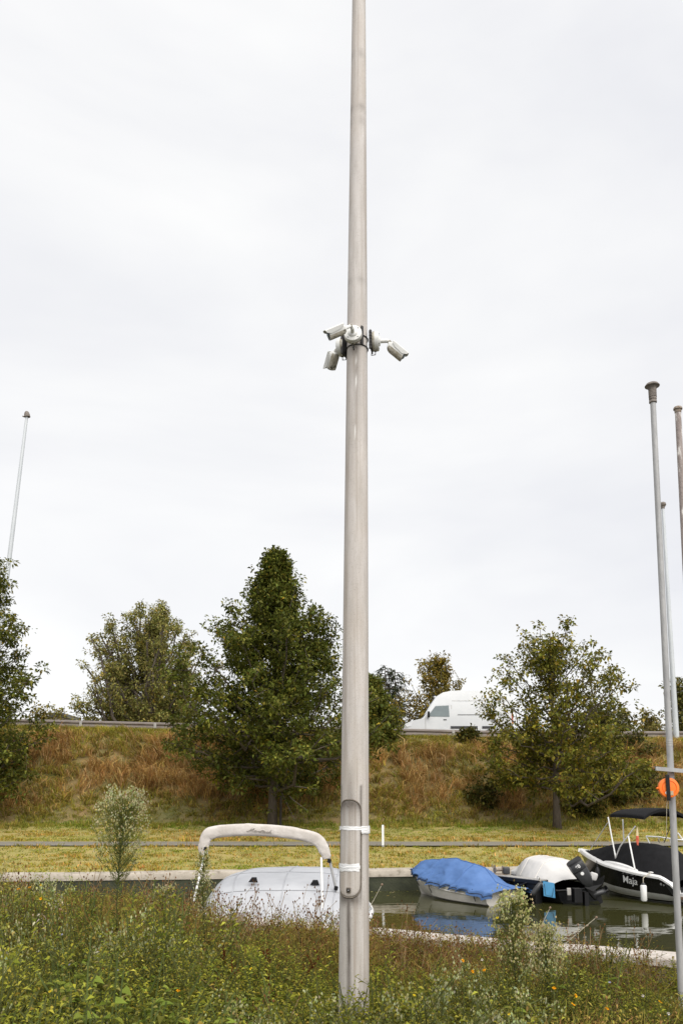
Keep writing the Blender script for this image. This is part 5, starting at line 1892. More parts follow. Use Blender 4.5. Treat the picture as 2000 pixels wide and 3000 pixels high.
# verge behind the rail and lawn tufts
p_lawn = [tuft(12, .10, .020, .09, [(.225, .235, .05), (.31, .28, .066), (.41, .295, .11), (.15, .17, .038)], [3, 3, 2, 2], rg, (.3, 1.0), .5) for _ in range(8)]
N = 11500
X = rg.uniform(-19, 19, N)
Yv = rg.uniform(23.5, 36.2, N)
ok = (Yv > quay_y(X) + .42) & ((Yv < 29.0 + .12 * fbm(X * 2.1, X * 0, 71)) | (Yv > 31.36 + .12 * fbm(X * 2.1, X * 0 + 4, 73))) & (np.abs(X) < Yv * .45)
X, Yv = X[ok], Yv[ok]
n = len(X)
lz_ = fbm(X * .35, Yv * 1.0, 61) * .9 + .4 * fbm(X * 1.6, Yv * 2.2, 63)
edge_ = np.exp(-np.minimum(np.abs(Yv - 28.9), np.minimum(np.abs(Yv - 31.45), np.abs(Yv - quay_y(X) - .5))) / .25)
hs = rg.uniform(.5, 1.3, n) * (1 + .5 * lz_.clip(-.5, 1)) * (1 + .8 * edge_)
hs = hs * np.where(Yv > 34.5, 1.6 + (Yv - 34.5) * .9, 1)
tint = np.stack([1 + .30 * lz_, 1 + .02 * lz_, 1 + .35 * lz_], 1) * (1 + .12 * rg.normal(0, 1, n))[:, None]
dk = (Yv > 34.2)[:, None] * np.array([.30, .12, .15])
bg_ = build_big('lawn_grass', *scatter(p_lawn, np.stack([X, Yv, far_z(X, Yv) - .01], 1), rg.uniform(0, 6.28, n), np.stack([np.ones(n), np.ones(n), hs], 1), rg.integers(0, 8, n), None, (tint * (1 - dk)).clip(.4, 1.7)), M['grass'])
tag(bg_, 'short yellow green lawn grass on both sides of the path', 'grass', kind='stuff')
N = 900
X = rg.uniform(-21, 21, N)
Yv = rg.uniform(42.6, 43.95, N)
hs = rg.uniform(.3, .75, N)
bg_ = build_big('verge_grass', *scatter(p_grn + p_mix[:2], np.stack([X, Yv, far_z(X, Yv) - .03], 1), rg.uniform(0, 6.28, N), np.stack([hs ** .5, hs ** .5, hs], 1), np.where(rg.uniform(size=N) < .8, rg.integers(0, 6, N), rg.integers(6, 8, N)), None, np.ones((N, 3)) * np.array([1.25, 1.2, 1.0])), M['grass'])
tag(bg_, 'green roadside grass along the foot of the guard rail', 'grass', kind='stuff')

# ------------------------------------------------------------------ foreground weeds
rw_ = np.random.default_rng(77)


def stem_path(h, r, lean=.25, n=6, wob=.12):
    d = np.array([r.normal(0, lean), r.normal(0, lean), 1.0])
    p = [np.zeros(3)]
    for k in range(n):
        d = d + np.array([r.normal(0, wob), r.normal(0, wob), 0])
        p.append(p[-1] + norm(d) * h / n)
    return np.array(p)


def along(p, f):
    k = np.linspace(0, 1, len(p))
    return np.stack([np.interp(f, k, p[:, q]) for q in range(3)], 1)


def weed_leafy(r, h=.6, leaf=.056, w=.32, cols=None, wts=None, nst=3, per=26, stemc=(.10, .11, .04), droop=.25):
    vg = Veg()
    cols = cols or [(.185, .215, .042), (.26, .28, .056), (.12, .15, .034), (.35, .35, .085)]
    wts = wts or [3, 3, 2, 1]
    for _ in range(nst):
        p = stem_path(h * r.uniform(.7, 1.1), r, .28)
        p = p + np.array([r.normal(0, .03), r.normal(0, .03), 0])
        vg.sticks(p[:-1], p[1:], .003, .0025, stemc)
        f = np.linspace(.12, 1, per)
        P = along(p, f)
        az = np.arange(per) * 2.4 + r.normal(0, .3, per)
        D = np.stack([np.cos(az), np.sin(az), r.uniform(.0, .7, per)], 1)
        ln = leaf * r.uniform(.7, 1.25, per) * (1.1 - .5 * f)
        vg.leaves(P, D, ln, ln * w, pick(cols, wts, per, r), droop, .1, r)
        # side shoots
        for q in range(4):
            f0 = r.uniform(.3, .9)
            b0 = along(p, np.array([f0]))[0]
            dd_ = norm(np.array([r.normal(0, 1), r.normal(0, 1), .9]))
            b1 = b0 + dd_ * h * r.uniform(.15, .3)
            vg.sticks([b0], [b1], .002, .0015, stemc)
            m_ = 9
            ff_ = np.linspace(.2, 1, m_)
            P = b0 + (b1 - b0) * ff_[:, None]
            az = np.arange(m_) * 2.4
            D = np.stack([np.cos(az), np.sin(az), r.uniform(0, .8, m_)], 1)
            ln = leaf * .75 * r.uniform(.6, 1.2, m_)
            vg.leaves(P, D, ln, ln * w, pick(cols, wts, m_, r), droop, .1, r)
    return vg.get()


def weed_dry(r, h=.75, headc=((.15, .085, .05), (.23, .13, .07), (.10, .06, .04)), stemc=(.30, .21, .11), nst=4, nb=9, hs_=.014, leafy=10):
    vg = Veg()
    for _ in range(nst):
        p = stem_path(h * r.uniform(.65, 1.15), r, .22)
        vg.sticks(p[:-1], p[1:], .0026, .0020, stemc)
        for q in range(nb):
            f0 = r.uniform(.35, .98)
            b0 = along(p, np.array([f0]))[0]
            dd_ = norm(np.array([r.normal(0, .7), r.normal(0, .7), 1.2]))
            b1 = b0 + dd_ * h * r.uniform(.08, .24)
            vg.sticks([b0], [b1], .0017, .0012, stemc)
            hp = np.array([b1, b0 + (b1 - b0) * .6 + r.normal(0, .012, 3)])
            vg.buds(hp, hs_ * r.uniform(.7, 1.3, 2), pick(headc, [1] * len(headc), 2, r), r)
        vg.buds(p[-1:], hs_ * 1.3, pick(headc, [1] * len(headc), 1, r), r)
        if leafy:
            f = r.uniform(.05, .7, leafy)
            P = along(p, f)
            D = np.concatenate([r.normal(0, 1, (leafy, 2)), r.uniform(-.3, .6, (leafy, 1))], 1)
            vg.leaves(P, D, r.uniform(.025, .05, leafy), .010, pick([(.26, .20, .085), (.19, .19, .06), (.34, .25, .12)], [2, 2, 1], leafy, r), .3, 0, r)
    return vg.get()


def weed_tangle(r, h=.5, cols=((.30, .21, .10), (.22, .195, .065), (.15, .10, .05), (.24, .24, .075)), n=78):
    """Fine brownish twiggy weed mass."""
    vg = Veg()
    P = np.concatenate([r.normal(0, .10, (n, 2)), r.uniform(0, h * .7, (n, 1))], 1)
    D = np.concatenate([r.normal(0, .6, (n, 2)), r.uniform(.2, 1.2, (n, 1))], 1)
    ln = r.uniform(.06, .18, n)
    E = P + norm(D) * ln[:, None]
    vg.sticks(P, E, .0016, .0012, pick(cols, [2, 2, 2, 2], n, r))
    k = np.repeat(np.arange(n), 2)
    Pl = E[k] + r.normal(0, .012, (2 * n, 3))
    vg.leaves(Pl, r.normal(0, 1, (2 * n, 3)) + np.array([0, 0, .4]), r.uniform(.018, .036, 2 * n), r.uniform(.007, .013, 2 * n), pick(cols, [1.5, 3, 1, 3], 2 * n, r), .2, 0, r)
    return vg.get()


def weed_oxtongue(r, h=.55, headc=((.42, .44, .22), (.55, .55, .33), (.30, .34, .14)), nst=3, nb=22, size=.012, leafc=None):
    vg = Veg()
    for _ in range(nst):
        p = stem_path(h * r.uniform(.75, 1.1), r, .25)
        vg.sticks(p[:-1], p[1:], .003, .0022, (.14, .16, .06))
        per = 16
        f = np.linspace(.1, .8, per)
        az = np.arange(per) * 2.4
        D = np.stack([np.cos(az), np.sin(az), r.uniform(.1, .8, per)], 1)
        ln = r.uniform(.03, .06, per)
        vg.leaves(along(p, f), D, ln, ln * .28, pick(leafc or [(.19, .225, .06), (.26, .28, .09), (.13, .165, .045)], [2, 2, 1], per, r), .25, .1, r)
        for q in range(nb):
            f0 = r.uniform(.45, 1.0)
            b0 = along(p, np.array([f0]))[0]
            dd_ = norm(np.array([r.normal(0, .8), r.normal(0, .8), 1.0]))
            b1 = b0 + dd_ * h * r.uniform(.08, .22)
            vg.sticks([b0], [b1], .0016, .0012, (.18, .20, .08))
            m_ = 3
            vg.buds(b1 + r.normal(0, .010, (m_, 3)), size * r.uniform(.6, 1.2, m_), pick(headc, [2, 2, 1], m_, r), r)
    return vg.get()


def weed_nettle(r, h=.55, leaf=.058):
    vg = Veg()
    for _ in range(2):
        p = stem_path(h * r.uniform(.8, 1.1), r, .18)
        vg.sticks(p[:-1], p[1:], .0035, .003, (.12, .15, .05))
        lev = 11
        for k in range(lev):
            f0 = .2 + .78 * k / (lev - 1)
            b0 = along(p, np.array([f0]))[0]
            az = k * 1.57 + r.normal(0, .2)
            for s_ in (0, math.pi):
                d = np.array([math.cos(az + s_), math.sin(az + s_), r.uniform(.05, .45)])
                ln = leaf * r.uniform(.8, 1.2) * (1.15 - .6 * f0 * (f0 > .8))
                vg.broad([b0 + d * .008], [d], [ln], [ln * .5], pick([(.15, .20, .05), (.20, .25, .07), (.24, .27, .11)], [3, 2, 1], 1, r), .3, r)
    return vg.get()


p_leafy = [weed_leafy(rw_, rw_.uniform(.5, .7)) for _ in range(8)]
p_alfa = [weed_leafy(rw_, rw_.uniform(.45, .65), .026, .5, [(.145, .165, .04), (.205, .22, .05), (.29, .285, .075)], [3, 3, 1.5], 4, 28) for _ in range(8)]
p_drys = [weed_dry(rw_, rw_.uniform(.6, .9)) for _ in range(8)]
p_tang = [weed_tangle(rw_, rw_.uniform(.45, .65)) for _ in range(8)]
p_oxt = [weed_oxtongue(rw_, rw_.uniform(.45, .6)) for _ in range(6)]
p_net = [weed_nettle(rw_, rw_.uniform(.45, .6)) for _ in range(5)]
p_gr = [tuft(16, .5, .012, .04, [(.19, .235, .055), (.28, .31, .09), (.42, .35, .16)], [3, 2, 1], rw_, (.3, 1.6), .35) for _ in range(6)]
p_grdry = [tuft(22, .45, .007, .05, [(.42, .30, .15), (.32, .21, .09), (.22, .15, .07)], [2, 2, 1], rw_, (.5, 2.2), .6) for _ in range(5)]


def weed_h(x, y):
    """Height of the weeds over the near bank, in metres."""
    u = 1000 + F * x / np.maximum(y, 1)
    h = np.interp(u, [-200, 0, 450, 620, 950, 1100, 1350, 1600, 2000, 2300], [.94, .92, .86, .68, .60, .62, .60, .52, .46, .42])
    nearf = np.interp(y, [3.5, 5.0, 6.5, 8, 11], [1.12, 1.15, 1.05, 1.0, 1.0])
    return h * nearf * (1 + .22 * fbm(x * .9, y * .9, 91) + .20 * fbm(x * 2.2, y * 2.2, 93, 2))


def sample_ground(N, r, dens_pow=0):
    Y_ = np.sqrt(r.uniform(3.2 ** 2, 12.6 ** 2, N))
    U_ = r.uniform(-180, 2180, N)
    X_ = (U_ - 1000) / F * Y_ * .97
    ok = (Y_ < par_y(X_) - .50) & (np.hypot(X_ - .1, Y_ - 6) > .16)
    return X_[ok], Y_[ok]


def place(protos, X_, Y_, r, hk=1.0, base_h=.58, name='x', tint=None, lean=.12):
    n = len(X_)
    h = weed_h(X_, Y_) * hk * r.uniform(.72, 1.15, n)
    s_ = h / base_h
    sc = np.stack([np.clip(s_, .55, 1.4) ** .6, np.clip(s_, .55, 1.4) ** .6, s_], 1)
    return scatter(protos, np.stack([X_, Y_, near_z(X_, Y_) - .02], 1), r.uniform(0, 6.28, n), sc, r.integers(0, len(protos), n), r.normal(0, lean, (n, 2)), tint if tint is not None else np.ones((n, 3)) * (1 + .2 * fbm(X_ * 1.3, Y_ * 1.3, 97, 2))[:, None].clip(.55, 1.6))


X_, Y_ = sample_ground(5900, rw_)
m1 = fbm(X_ * .7 + 3, Y_ * .7, 201)
m2 = fbm(X_ * .9, Y_ * .9 + 7, 207)
u_ = 1000 + F * X_ / Y_
dist = par_y(X_) - Y_
q = rw_.uniform(size=len(X_))
# species grow in patches: the one with the strongest field wins
fields = np.stack([
    fbm(X_ * 1.1, Y_ * 1.1, 301, 2) * .55 + np.interp(dist, [0, 2.2, 3.6, 5], [.95, .65, -.25, -.9]) * np.interp(u_, [0, 150, 320, 1000, 1300, 1700], [.3, .5, 1, 1, .9, .3]),
    fbm(X_ * 1.3, Y_ * 1.3, 303, 2) * .7 + .08,
    fbm(X_ * 1.3, Y_ * 1.3, 305, 2) * .7 + .16,
    fbm(X_ * 1.6, Y_ * 1.6, 307, 2) * .8 - .18,
    fbm(X_ * 1.8, Y_ * 1.8, 309, 2) * .8 - .15,
    fbm(X_ * 1.5, Y_ * 1.5, 311, 2) * .9 - .34 + np.interp(u_, [0, 350, 700, 950, 1200], [-.1, .25, .25, 0, -.2])], 0) + rw_.normal(0, .20, (6, len(X_)))
win = fields.argmax(0)
k_d = (rw_.uniform(size=len(X_)) < .085 * np.interp(dist, [0, 1.5, 3, 5], [1, .8, .15, .05]))
k_t, k_l, k_a, k_o, k_g, k_n = [(win == k) & ~k_d for k in range(6)]
for nm, lab, protos, sel, hk, bh, mm in (
        ('brown_undergrowth', 'fine brownish twiggy undergrowth along the near parapet wall', p_tang, k_t, 1.12, .60, 'weed'),
        ('leafy_weeds', 'bright green leafy weeds covering the near bank', p_leafy, k_l, .95, .62, 'weed'),
        ('small_leaved_weeds', 'dense dark small leaved weeds covering the near bank', p_alfa, k_a, .95, .60, 'weed'),
        ('pale_budded_weeds', 'weeds with many pale cream buds scattered over the near bank', p_oxt, k_o, .88, .58, 'weed'),
        ('nettle_patches', 'patches of broad leaved nettles among the near weeds', p_net, k_n, 1.0, .55, 'weed'),
        ('bank_grass_tufts', 'green grass blades growing between the near weeds', p_gr, k_g, .85, .50, 'grass'),
        ('seed_stalks', 'thin dry stalks with dark brown seed heads above the near weeds', p_drys, k_d, 1.05, .80, 'weed')):
    o = build_big(nm, *place(protos, X_[sel], Y_[sel], rw_, hk, bh), M[mm])
    tag(o, lab, 'weeds' if 'grass' not in nm else 'grass', kind='stuff')

N = 34
xs_ = rw_.uniform(-.22, .36, N)
ys_ = rw_.uniform(4.7, 5.65, N)
o = build_big('pole_foot_weeds', *scatter(p_leafy + p_oxt, np.stack([xs_, ys_, near_z(xs_, ys_)], 1), rw_.uniform(0, 6.28, N), np.stack([np.full(N, 1.0), np.full(N, 1.0), rw_.uniform(.85, 1.25, N)], 1), rw_.integers(0, 14, N), rw_.normal(0, .12, (N, 2))), M['weed'])
tag(o, 'leafy weeds hiding the foot of the concrete pole', 'weeds', kind='stuff')
# taller sparse stalks in front of the grey covered boat and along the wall
N = 34
xs_ = rw_.uniform(-2.4, -.1, N)
ys_ = par_y(xs_) - rw_.uniform(.5, 1.5, N)
o = build_big('tall_seed_stalks', *scatter(p_drys, np.stack([xs_, ys_, near_z(xs_, ys_)], 1), rw_.uniform(0, 6.28, N), np.stack([np.full(N, 1.0), np.full(N, 1.0), rw_.uniform(.95, 1.30, N)], 1), rw_.integers(0, 8, N), rw_.normal(0, .15, (N, 2))), M['weed'])
tag(o, 'tall dry seed stalks standing in front of the grey covered boat', 'weeds', kind='stuff')
N = 60
xs_ = rw_.uniform(.3, 2.2, N)
ys_ = par_y(xs_) - rw_.uniform(.5, 1.4, N)
o = build_big('wall_seed_stalks', *scatter(p_drys, np.stack([xs_, ys_, near_z(xs_, ys_)], 1), rw_.uniform(0, 6.28, N), np.stack([np.full(N, 1.0), np.full(N, 1.0), rw_.uniform(.55, .85, N)], 1), rw_.integers(0, 8, N), rw_.normal(0, .15, (N, 2)), np.ones((N, 3)) * np.array([1.05, 1.0, 1.1])), M['weed'])
tag(o, 'purplish brown thistle stalks by the wall right of the concrete pole', 'weeds', kind='stuff')


# ---- single conspicuous plants
def plant(name, label, px_, Y, geo, cat='plant', group=None, scale=1.0, lean=(0, 0), rot=0.0, dz=0.0):
    x = (px_ - 1000) / F * Y * .985
    base = np.array([x, Y, float(near_z(x, Y)) - .02 + dz])
    e = thing(name, base, label, cat, group)
    for part, (V, Q, C) in geo.items():
        W = V * scale
        c, s_ = math.cos(rot), math.sin(rot)
        W = np.stack([W[:, 0] * c - W[:, 1] * s_ + W[:, 2] * lean[0], W[:, 0] * s_ + W[:, 1] * c + W[:, 2] * lean[1], W[:, 2]], 1) + base
        o = build_big(part, W, Q, C, M['weed'], e, origin=base)
        if part != 'stem':
            o['kind'] = 'stuff'
    return e


def fleabane(r, h, head_from=.55, head_r=.17, leaf=.07, nb=70, headc=((.44, .42, .23), (.54, .51, .32), (.30, .32, .13)), heads=3, topness=1.0):
    st, lf, fl = Veg(), Veg(), Veg()
    p = stem_path(h, r, .02, 8, .035)
    st.sticks(p[:-1], p[1:], .006, .0045, (.10, .12, .05))
    per = int(70 * h)
    f = np.linspace(.15, .97, per)
    az = np.arange(per) * 2.4 + r.normal(0, .3, per)
    D = np.stack([np.cos(az), np.sin(az), r.uniform(.3, 1.3, per)], 1)
    ln = leaf * r.uniform(.6, 1.2, per) * np.interp(f, [0, .5, 1], [1.1, 1, .5])
    lf.leaves(along(p, f), D, ln, ln * .17, pick([(.10, .135, .045), (.14, .17, .06), (.07, .10, .035)], [2, 1, 2], per, r), .15, 0, r)
    for q in range(nb):
        f0 = head_from + (1 - head_from) * (q / nb) ** .75
        b0 = along(p, np.array([f0]))[0]
        az = q * 2.4 + r.normal(0, .4)
        # oval outline of the panicle
        env = math.sin(math.pi * (.25 + .62 * (f0 - head_from) / (1 - head_from))) ** .8
        reach = head_r * env * r.uniform(.7, 1.1)
        b1 = b0 + np.array([math.cos(az) * reach, math.sin(az) * reach, reach * r.uniform(.9, 1.6)])
        mid = (b0 + b1) / 2 + np.array([math.cos(az), math.sin(az), 0]) * reach * .15
        st.sticks([b0, mid], [mid, b1], [.0025, .002], [.002, .0012], (.13, .15, .06))
        m_ = 9
        g = r.uniform(.1, .95, m_)
        P = b0 + (b1 - b0) * g[:, None]
        lf.leaves(P, r.normal(0, .7, (m_, 3)) + np.array([math.cos(az), math.sin(az), .8]), r.uniform(.025, .05, m_), .0075, pick([(.13, .155, .045), (.20, .215, .07)], [1, 1], m_, r), .1, 0, r)
        k = heads + 2
        hp = b1 + r.normal(0, .020, (k, 3)) + np.array([0, 0, .01])
        fl.buds(hp, r.uniform(.009, .016, k), pick(headc, [2, 1.5, 1], k, r), r, 1.4)
    return {'stem': st.get(), 'leaves': lf.get(), 'flower_heads': fl.get()}


plant('fleabane', 'tallest fleabane with pale fluffy head, left of the folded bimini', 372, 8.0, fleabane(rw_, 1.90, .60, .25, .10, 230, heads=5), scale=1.0)
plant('fleabane', 'slim fleabane beside the left leg of the folded bimini', 618, 8.6, fleabane(rw_, 1.36, .35, .10, .08, 90), scale=1.0)
plant('fleabane', 'short fleabane with cream heads at the far left among brown weeds', 470, 9.0, fleabane(rw_, .95, .6, .12, .06, 40))
plant('fleabane', 'yellowish flowering fleabane in front of the blue tarpaulin boat', 1500, 6.6, fleabane(rw_, 1.08, .42, .15, .06, 130, ((.50, .48, .22), (.60, .57, .32), (.36, .37, .15)), 5), scale=1.0, lean=(.02, 0))
plant('fleabane', 'smaller yellowish flowering fleabane right of the taller one by the wall', 1585, 6.5, fleabane(rw_, .82, .45, .13, .05, 90, ((.50, .46, .22), (.58, .53, .30), (.36, .34, .15)), 5), lean=(.06, 0))
plant('fleabane', 'bushy pale flowering weed at the bottom, left of the concrete pole', 770, 4.95, fleabane(rw_, .50, .25, .16, .05, 120, ((.48, .50, .24), (.58, .58, .36), (.34, .38, .15)), 5))
plant('fleabane', 'pale flowering weed at the bottom left of the yellow flowers', 250, 5.2, fleabane(rw_, .55, .35, .13, .05, 70, ((.45, .46, .22), (.55, .55, .33), (.30, .34, .13)), 4))
plant('fleabane', 'pale flowering weed close to the foot of the concrete pole', 905, 5.3, fleabane(rw_, .45, .3, .11, .05, 60, ((.45, .46, .22), (.55, .55, .33), (.30, .34, .13)), 4))
plant('fleabane', 'small pale budded weed against the right foot of the concrete pole', 1065, 5.55, fleabane(rw_, .42, .35, .07, .04, 40, ((.40, .42, .20), (.50, .50, .30), (.30, .34, .13)), 4))


def dock(r, h, col=((.11, .035, .02), (.16, .055, .03), (.07, .025, .018))):
    st, sd = Veg(), Veg()
    for _ in range(5):
        p = stem_path(h * r.uniform(.7, 1.05), r, .22)
        st.sticks(p[:-1], p[1:], .0045, .003, (.16, .06, .03))
        for q in range(9):
            f0 = r.uniform(.35, 1)
            b0 = along(p, np.array([f0]))[0]
            b1 = b0 + norm(np.array([r.normal(0, .5), r.normal(0, .5), 1.0])) * h * r.uniform(.1, .22)
            st.sticks([b0], [b1], .002, .0015, (.16, .06, .03))
            k = 12
            g = r.uniform(0, 1, k)
            sd.buds(b0 + (b1 - b0) * g[:, None] + r.normal(0, .006, (k, 3)), r.uniform(.009, .016, k), pick(col, [2, 2, 1], k, r), r)
    return {'stem': st.get(), 'seed_heads': sd.get()}


plant('dock', 'dark red brown dock with dense seed spikes left of the concrete pole', 795, 7.0, dock(rw_, .78), lean=(.10, 0))
plant('dock', 'low rusty dock at the bottom, just left of the concrete pole', 745, 5.6, dock(rw_, .42))


def branchy(r, h, col=(.25, .17, .07), n=10, droop=1.0):
    st = Veg()
    for _ in range(n):
        d = norm(np.array([r.uniform(.35, 1.0), r.normal(0, .3), r.uniform(.45, 1.0)]))
        L_ = h * r.uniform(.6, 1.2)
        p = [np.zeros(3) + np.array([r.normal(0, .05), r.normal(0, .05), 0])]
        for k in range(7):
            d = norm(d + r.normal(0, .09, 3))
            p.append(p[-1] + d * L_ / 7)
            if k > 1:
                e_ = p[-1] + norm(d + r.normal(0, .7, 3)) * L_ * r.uniform(.12, .3)
                st.sticks([p[-1]], [e_], .0022, .0012, np.array(col) * r.uniform(.7, 1.4))
                e2 = e_ + norm(d + r.normal(0, .7, 3)) * L_ * .12
                st.sticks([e_], [e2], .0014, .001, np.array(col) * r.uniform(.7, 1.4))
        p = np.array(p)
        st.sticks(p[:-1], p[1:], np.linspace(.0050, .0025, 7), np.linspace(.0046, .002, 7), np.array(col) * r.uniform(.6, 1.25))
    return {'stem': st.get()}


plant('dry_branches', 'dry tan branching stalks sprawling to the right of the concrete pole', 1225, 5.6, branchy(rw_, .95, (.22, .145, .06), 9), lean=(.0, 0))
plant('dry_branches', 'dark bare stalk at the bottom right of the concrete pole', 1222, 5.2, branchy(rw_, .5, (.05, .032, .022), 3))


def podded(r, h):
    st, pd = Veg(), Veg()
    for _ in range(3):
        p = stem_path(h * r.uniform(.8, 1.1), r, .25)
        st.sticks(p[:-1], p[1:], .004, .0025, (.40, .31, .22))
        k = 22
        f = r.uniform(.45, 1, k)
        D = r.normal(0, .6, (k, 3)) + np.array([-.4, 0, .2])
        ln = r.uniform(.05, .09, k)
        pd.leaves(along(p, f), D, ln, ln * .28, pick([(.62, .53, .42), (.50, .40, .29), (.70, .62, .52)], [2, 1, 1], k, r), .2, .2, r)
    return {'stem': st.get(), 'seed_pods': pd.get()}


plant('dry_podded_weed', 'dried weed with pale papery pods at the far left', 255, 8.2, podded(rw_, 1.05), lean=(-.18, 0))
plant('dry_podded_weed', 'lower dried weed with pale papery pods right of the taller podded one', 345, 8.6, podded(rw_, .85), lean=(.05, 0))
for k, (px_, Y, sc_, lab) in enumerate(((520, 5.6, 1.0, 'broad leaved nettle at the bottom below the slim fleabane'), (585, 5.9, 1.05, 'broad leaved nettle under the grey covered boat'), (640, 6.6, 1.1, 'nettle with bright leaves below the right bimini leg'), (545, 6.4, 1.1, 'nettle with greyish leaves left of the bright one'), (610, 5.3, .9, 'low nettle clump nearest the camera on the left'), (1060, 5.2, .8, 'nettle with fresh leaves at the foot of the concrete pole'), (1690, 5.7, .8, 'fresh green nettle below the parapet wall at the right'))):
    vg = Veg()
    g = [weed_nettle(rw_, .60, .066) for _ in range(3)]
    V = np.concatenate([a[0] + np.array([rw_.normal(0, .06), rw_.normal(0, .06), 0]) for a in g])
    Q = np.concatenate([g[0][1], g[1][1] + len(g[0][0]), g[2][1] + len(g[0][0]) + len(g[1][0])])
    C = np.concatenate([a[2] for a in g])
    plant('nettle', lab, px_, Y, {'leaves': (V, Q, C)}, scale=sc_)


def blade_clump(r, n, h, w, cols, wts, bend, lean=.4):
    V, Q, C = tuft(n, h, w, .04, cols, wts, r, bend, lean)
    return {'blades': (V, Q, C)}


for px_, Y, n_, h_, w_, cc, ww, bd, lab in (
        (545, 4.6, 22, .62, .016, [(.16, .21, .06), (.26, .29, .11), (.35, .32, .16)], [3, 2, 1], (.4, 1.8), 'clump of broad arching grass blades at the bottom left'),
        (885, 4.7, 18, .55, .014, [(.16, .21, .06), (.22, .27, .08)], [2, 2], (.3, 1.4), 'upright green grass clump at the bottom by the concrete pole'),
        (700, 5.2, 12, .60, .015, [(.22, .26, .10), (.30, .32, .15)], [2, 1], (.3, 1.4), 'few broad pale grass blades among the nettles'),
        (1500, 4.9, 60, .46, .007, [(.48, .34, .17), (.38, .25, .11), (.28, .19, .08)], [2, 2, 1], (1.0, 2.6), 'tangled tuft of straw coloured dry grass at the bottom right'),
        (1560, 5.2, 50, .42, .007, [(.48, .35, .19), (.38, .26, .12)], [2, 2], (1.0, 2.6), 'second straw coloured dry grass tuft right of the tangled one'),
        (1450, 5.9, 40, .50, .007, [(.42, .32, .15), (.34, .26, .11), (.26, .25, .09)], [2, 2, 1], (.8, 2.2), 'pale dry grass tuft below the yellowish fleabane'),
        (750, 8.2, 45, .80, .008, [(.52, .40, .24), (.42, .30, .16)], [2, 1], (.5, 1.6), 'straw coloured grass tuft in front of the grey covered boat'),
        (1270, 4.8, 16, .42, .012, [(.18, .22, .07), (.24, .26, .09)], [2, 1], (.3, 1.4), 'green grass clump at the bottom beside the dark bare stalk')):
    plant('grass_clump', lab, px_, Y, blade_clump(rw_, n_, h_, w_, cc, ww, bd), cat='grass')


# ---- flowers
def flower(kind, r):
    st, pe, ce = Veg(), Veg(), Veg()
    h = .12
    p = np.array([[.01, 0, -.50], [.005, 0, -.2], [0, 0, 0]])
    st.sticks(p[:-1], p[1:], .0018, .0016, (.14, .17, .05))
    n = 9
    az = np.arange(n) * 6.283 / n
    col, ln = {'yellow': ((.78, .38, .015), .020), 'lemon': ((.75, .58, .04), .016), 'white': ((.66, .63, .62), .016), 'blue': ((.42, .42, .60), .013), 'red': ((.45, .10, .06), .012)}[kind]
    tilt = np.array([r.normal(0, .35), -.55 + r.normal(0, .2), 0])
    D = np.stack([np.cos(az), np.sin(az), .25 - (np.cos(az) * tilt[0] + np.sin(az) * tilt[1])], 1)
    pe.leaves(np.zeros((n, 3)), D, ln * r.uniform(.85, 1.15, n), ln * .55, pick([col], [1], n, r, .1), .1, .1, r)
    ce.buds(np.array([[0, 0, .003]]), .009, {'white': (.45, .35, .10), 'blue': (.3, .28, .4)}.get(kind, (.35, .16, .02)), r)
    return {'stem': st.get(), 'petals': pe.get(), 'centre': ce.get()}


FL = [('yellow', 1622, 2895, 6.0, 'orange yellow flower, topmost of three right of the straw grass'), ('yellow', 1685, 2917, 5.9, 'orange yellow flower, middle one of three right of the straw grass'), ('yellow', 1677, 2942, 5.7, 'drooping orange flower, lowest of three right of the straw grass'),
      ('yellow', 1777, 2955, 5.6, 'orange yellow flower alone at the bottom right'), ('yellow', 1933, 2936, 5.8, 'orange yellow flower nearest the right edge'), ('yellow', 1355, 2815, 6.6, 'orange flower among the dry branching stalks'),
      ('yellow', 1384, 2846, 6.4, 'larger orange flower below the dry stalks, left of the small one'), ('yellow', 1417, 2843, 6.4, 'small orange flower below the dry branching stalks, rightmost there'), ('lemon', 1213, 2916, 5.8, 'lemon yellow flower right of the concrete pole foot'),
      ('lemon', 1490, 2971, 5.4, 'round lemon yellow flower at the bottom below the dry grass'), ('yellow', 120, 2633, 8.6, 'orange flower at the far left above the weeds'), ('yellow', 55, 2605, 8.8, 'faded orange flower nearest the left edge'), ('yellow', 88, 2600, 8.7, 'orange flower between two others at the far left'),
      ('lemon', 120, 2593, 8.7, 'yellow flower highest of the group at the far left'), ('lemon', 735, 2838, 6.3, 'lemon yellow flower below the red brown dock'), ('yellow', 522, 2903, 5.7, 'orange flower at the bottom among the nettles'), ('lemon', 147, 2905, 5.6, 'lemon yellow flower at the bottom left'), ('lemon', 1456, 2689, 6.7, 'yellow flower beside the yellowish fleabane'),
      ('white', 1412, 2812, 6.5, 'white flower between the dry stalks and the fleabane'), ('white', 1957, 2970, 5.5, 'large white flower in the bottom right corner'), ('white', 112, 2787, 6.8, 'white flower on the left among dark weeds'), ('white', 285, 2790, 6.6, 'pale white flower left of the nettles'),
      ('blue', 205, 2826, 6.3, 'pale blue flower on the left'), ('blue', 345, 2843, 6.1, 'pale blue flower left of the nettles'), ('blue', 182, 2738, 7.2, 'pale blue flower high on the left'), ('blue', 1785, 2878, 6.1, 'pale lilac flower below the parapet at the right'), ('white', 1882, 2918, 5.9, 'whitish flower near the right edge')]
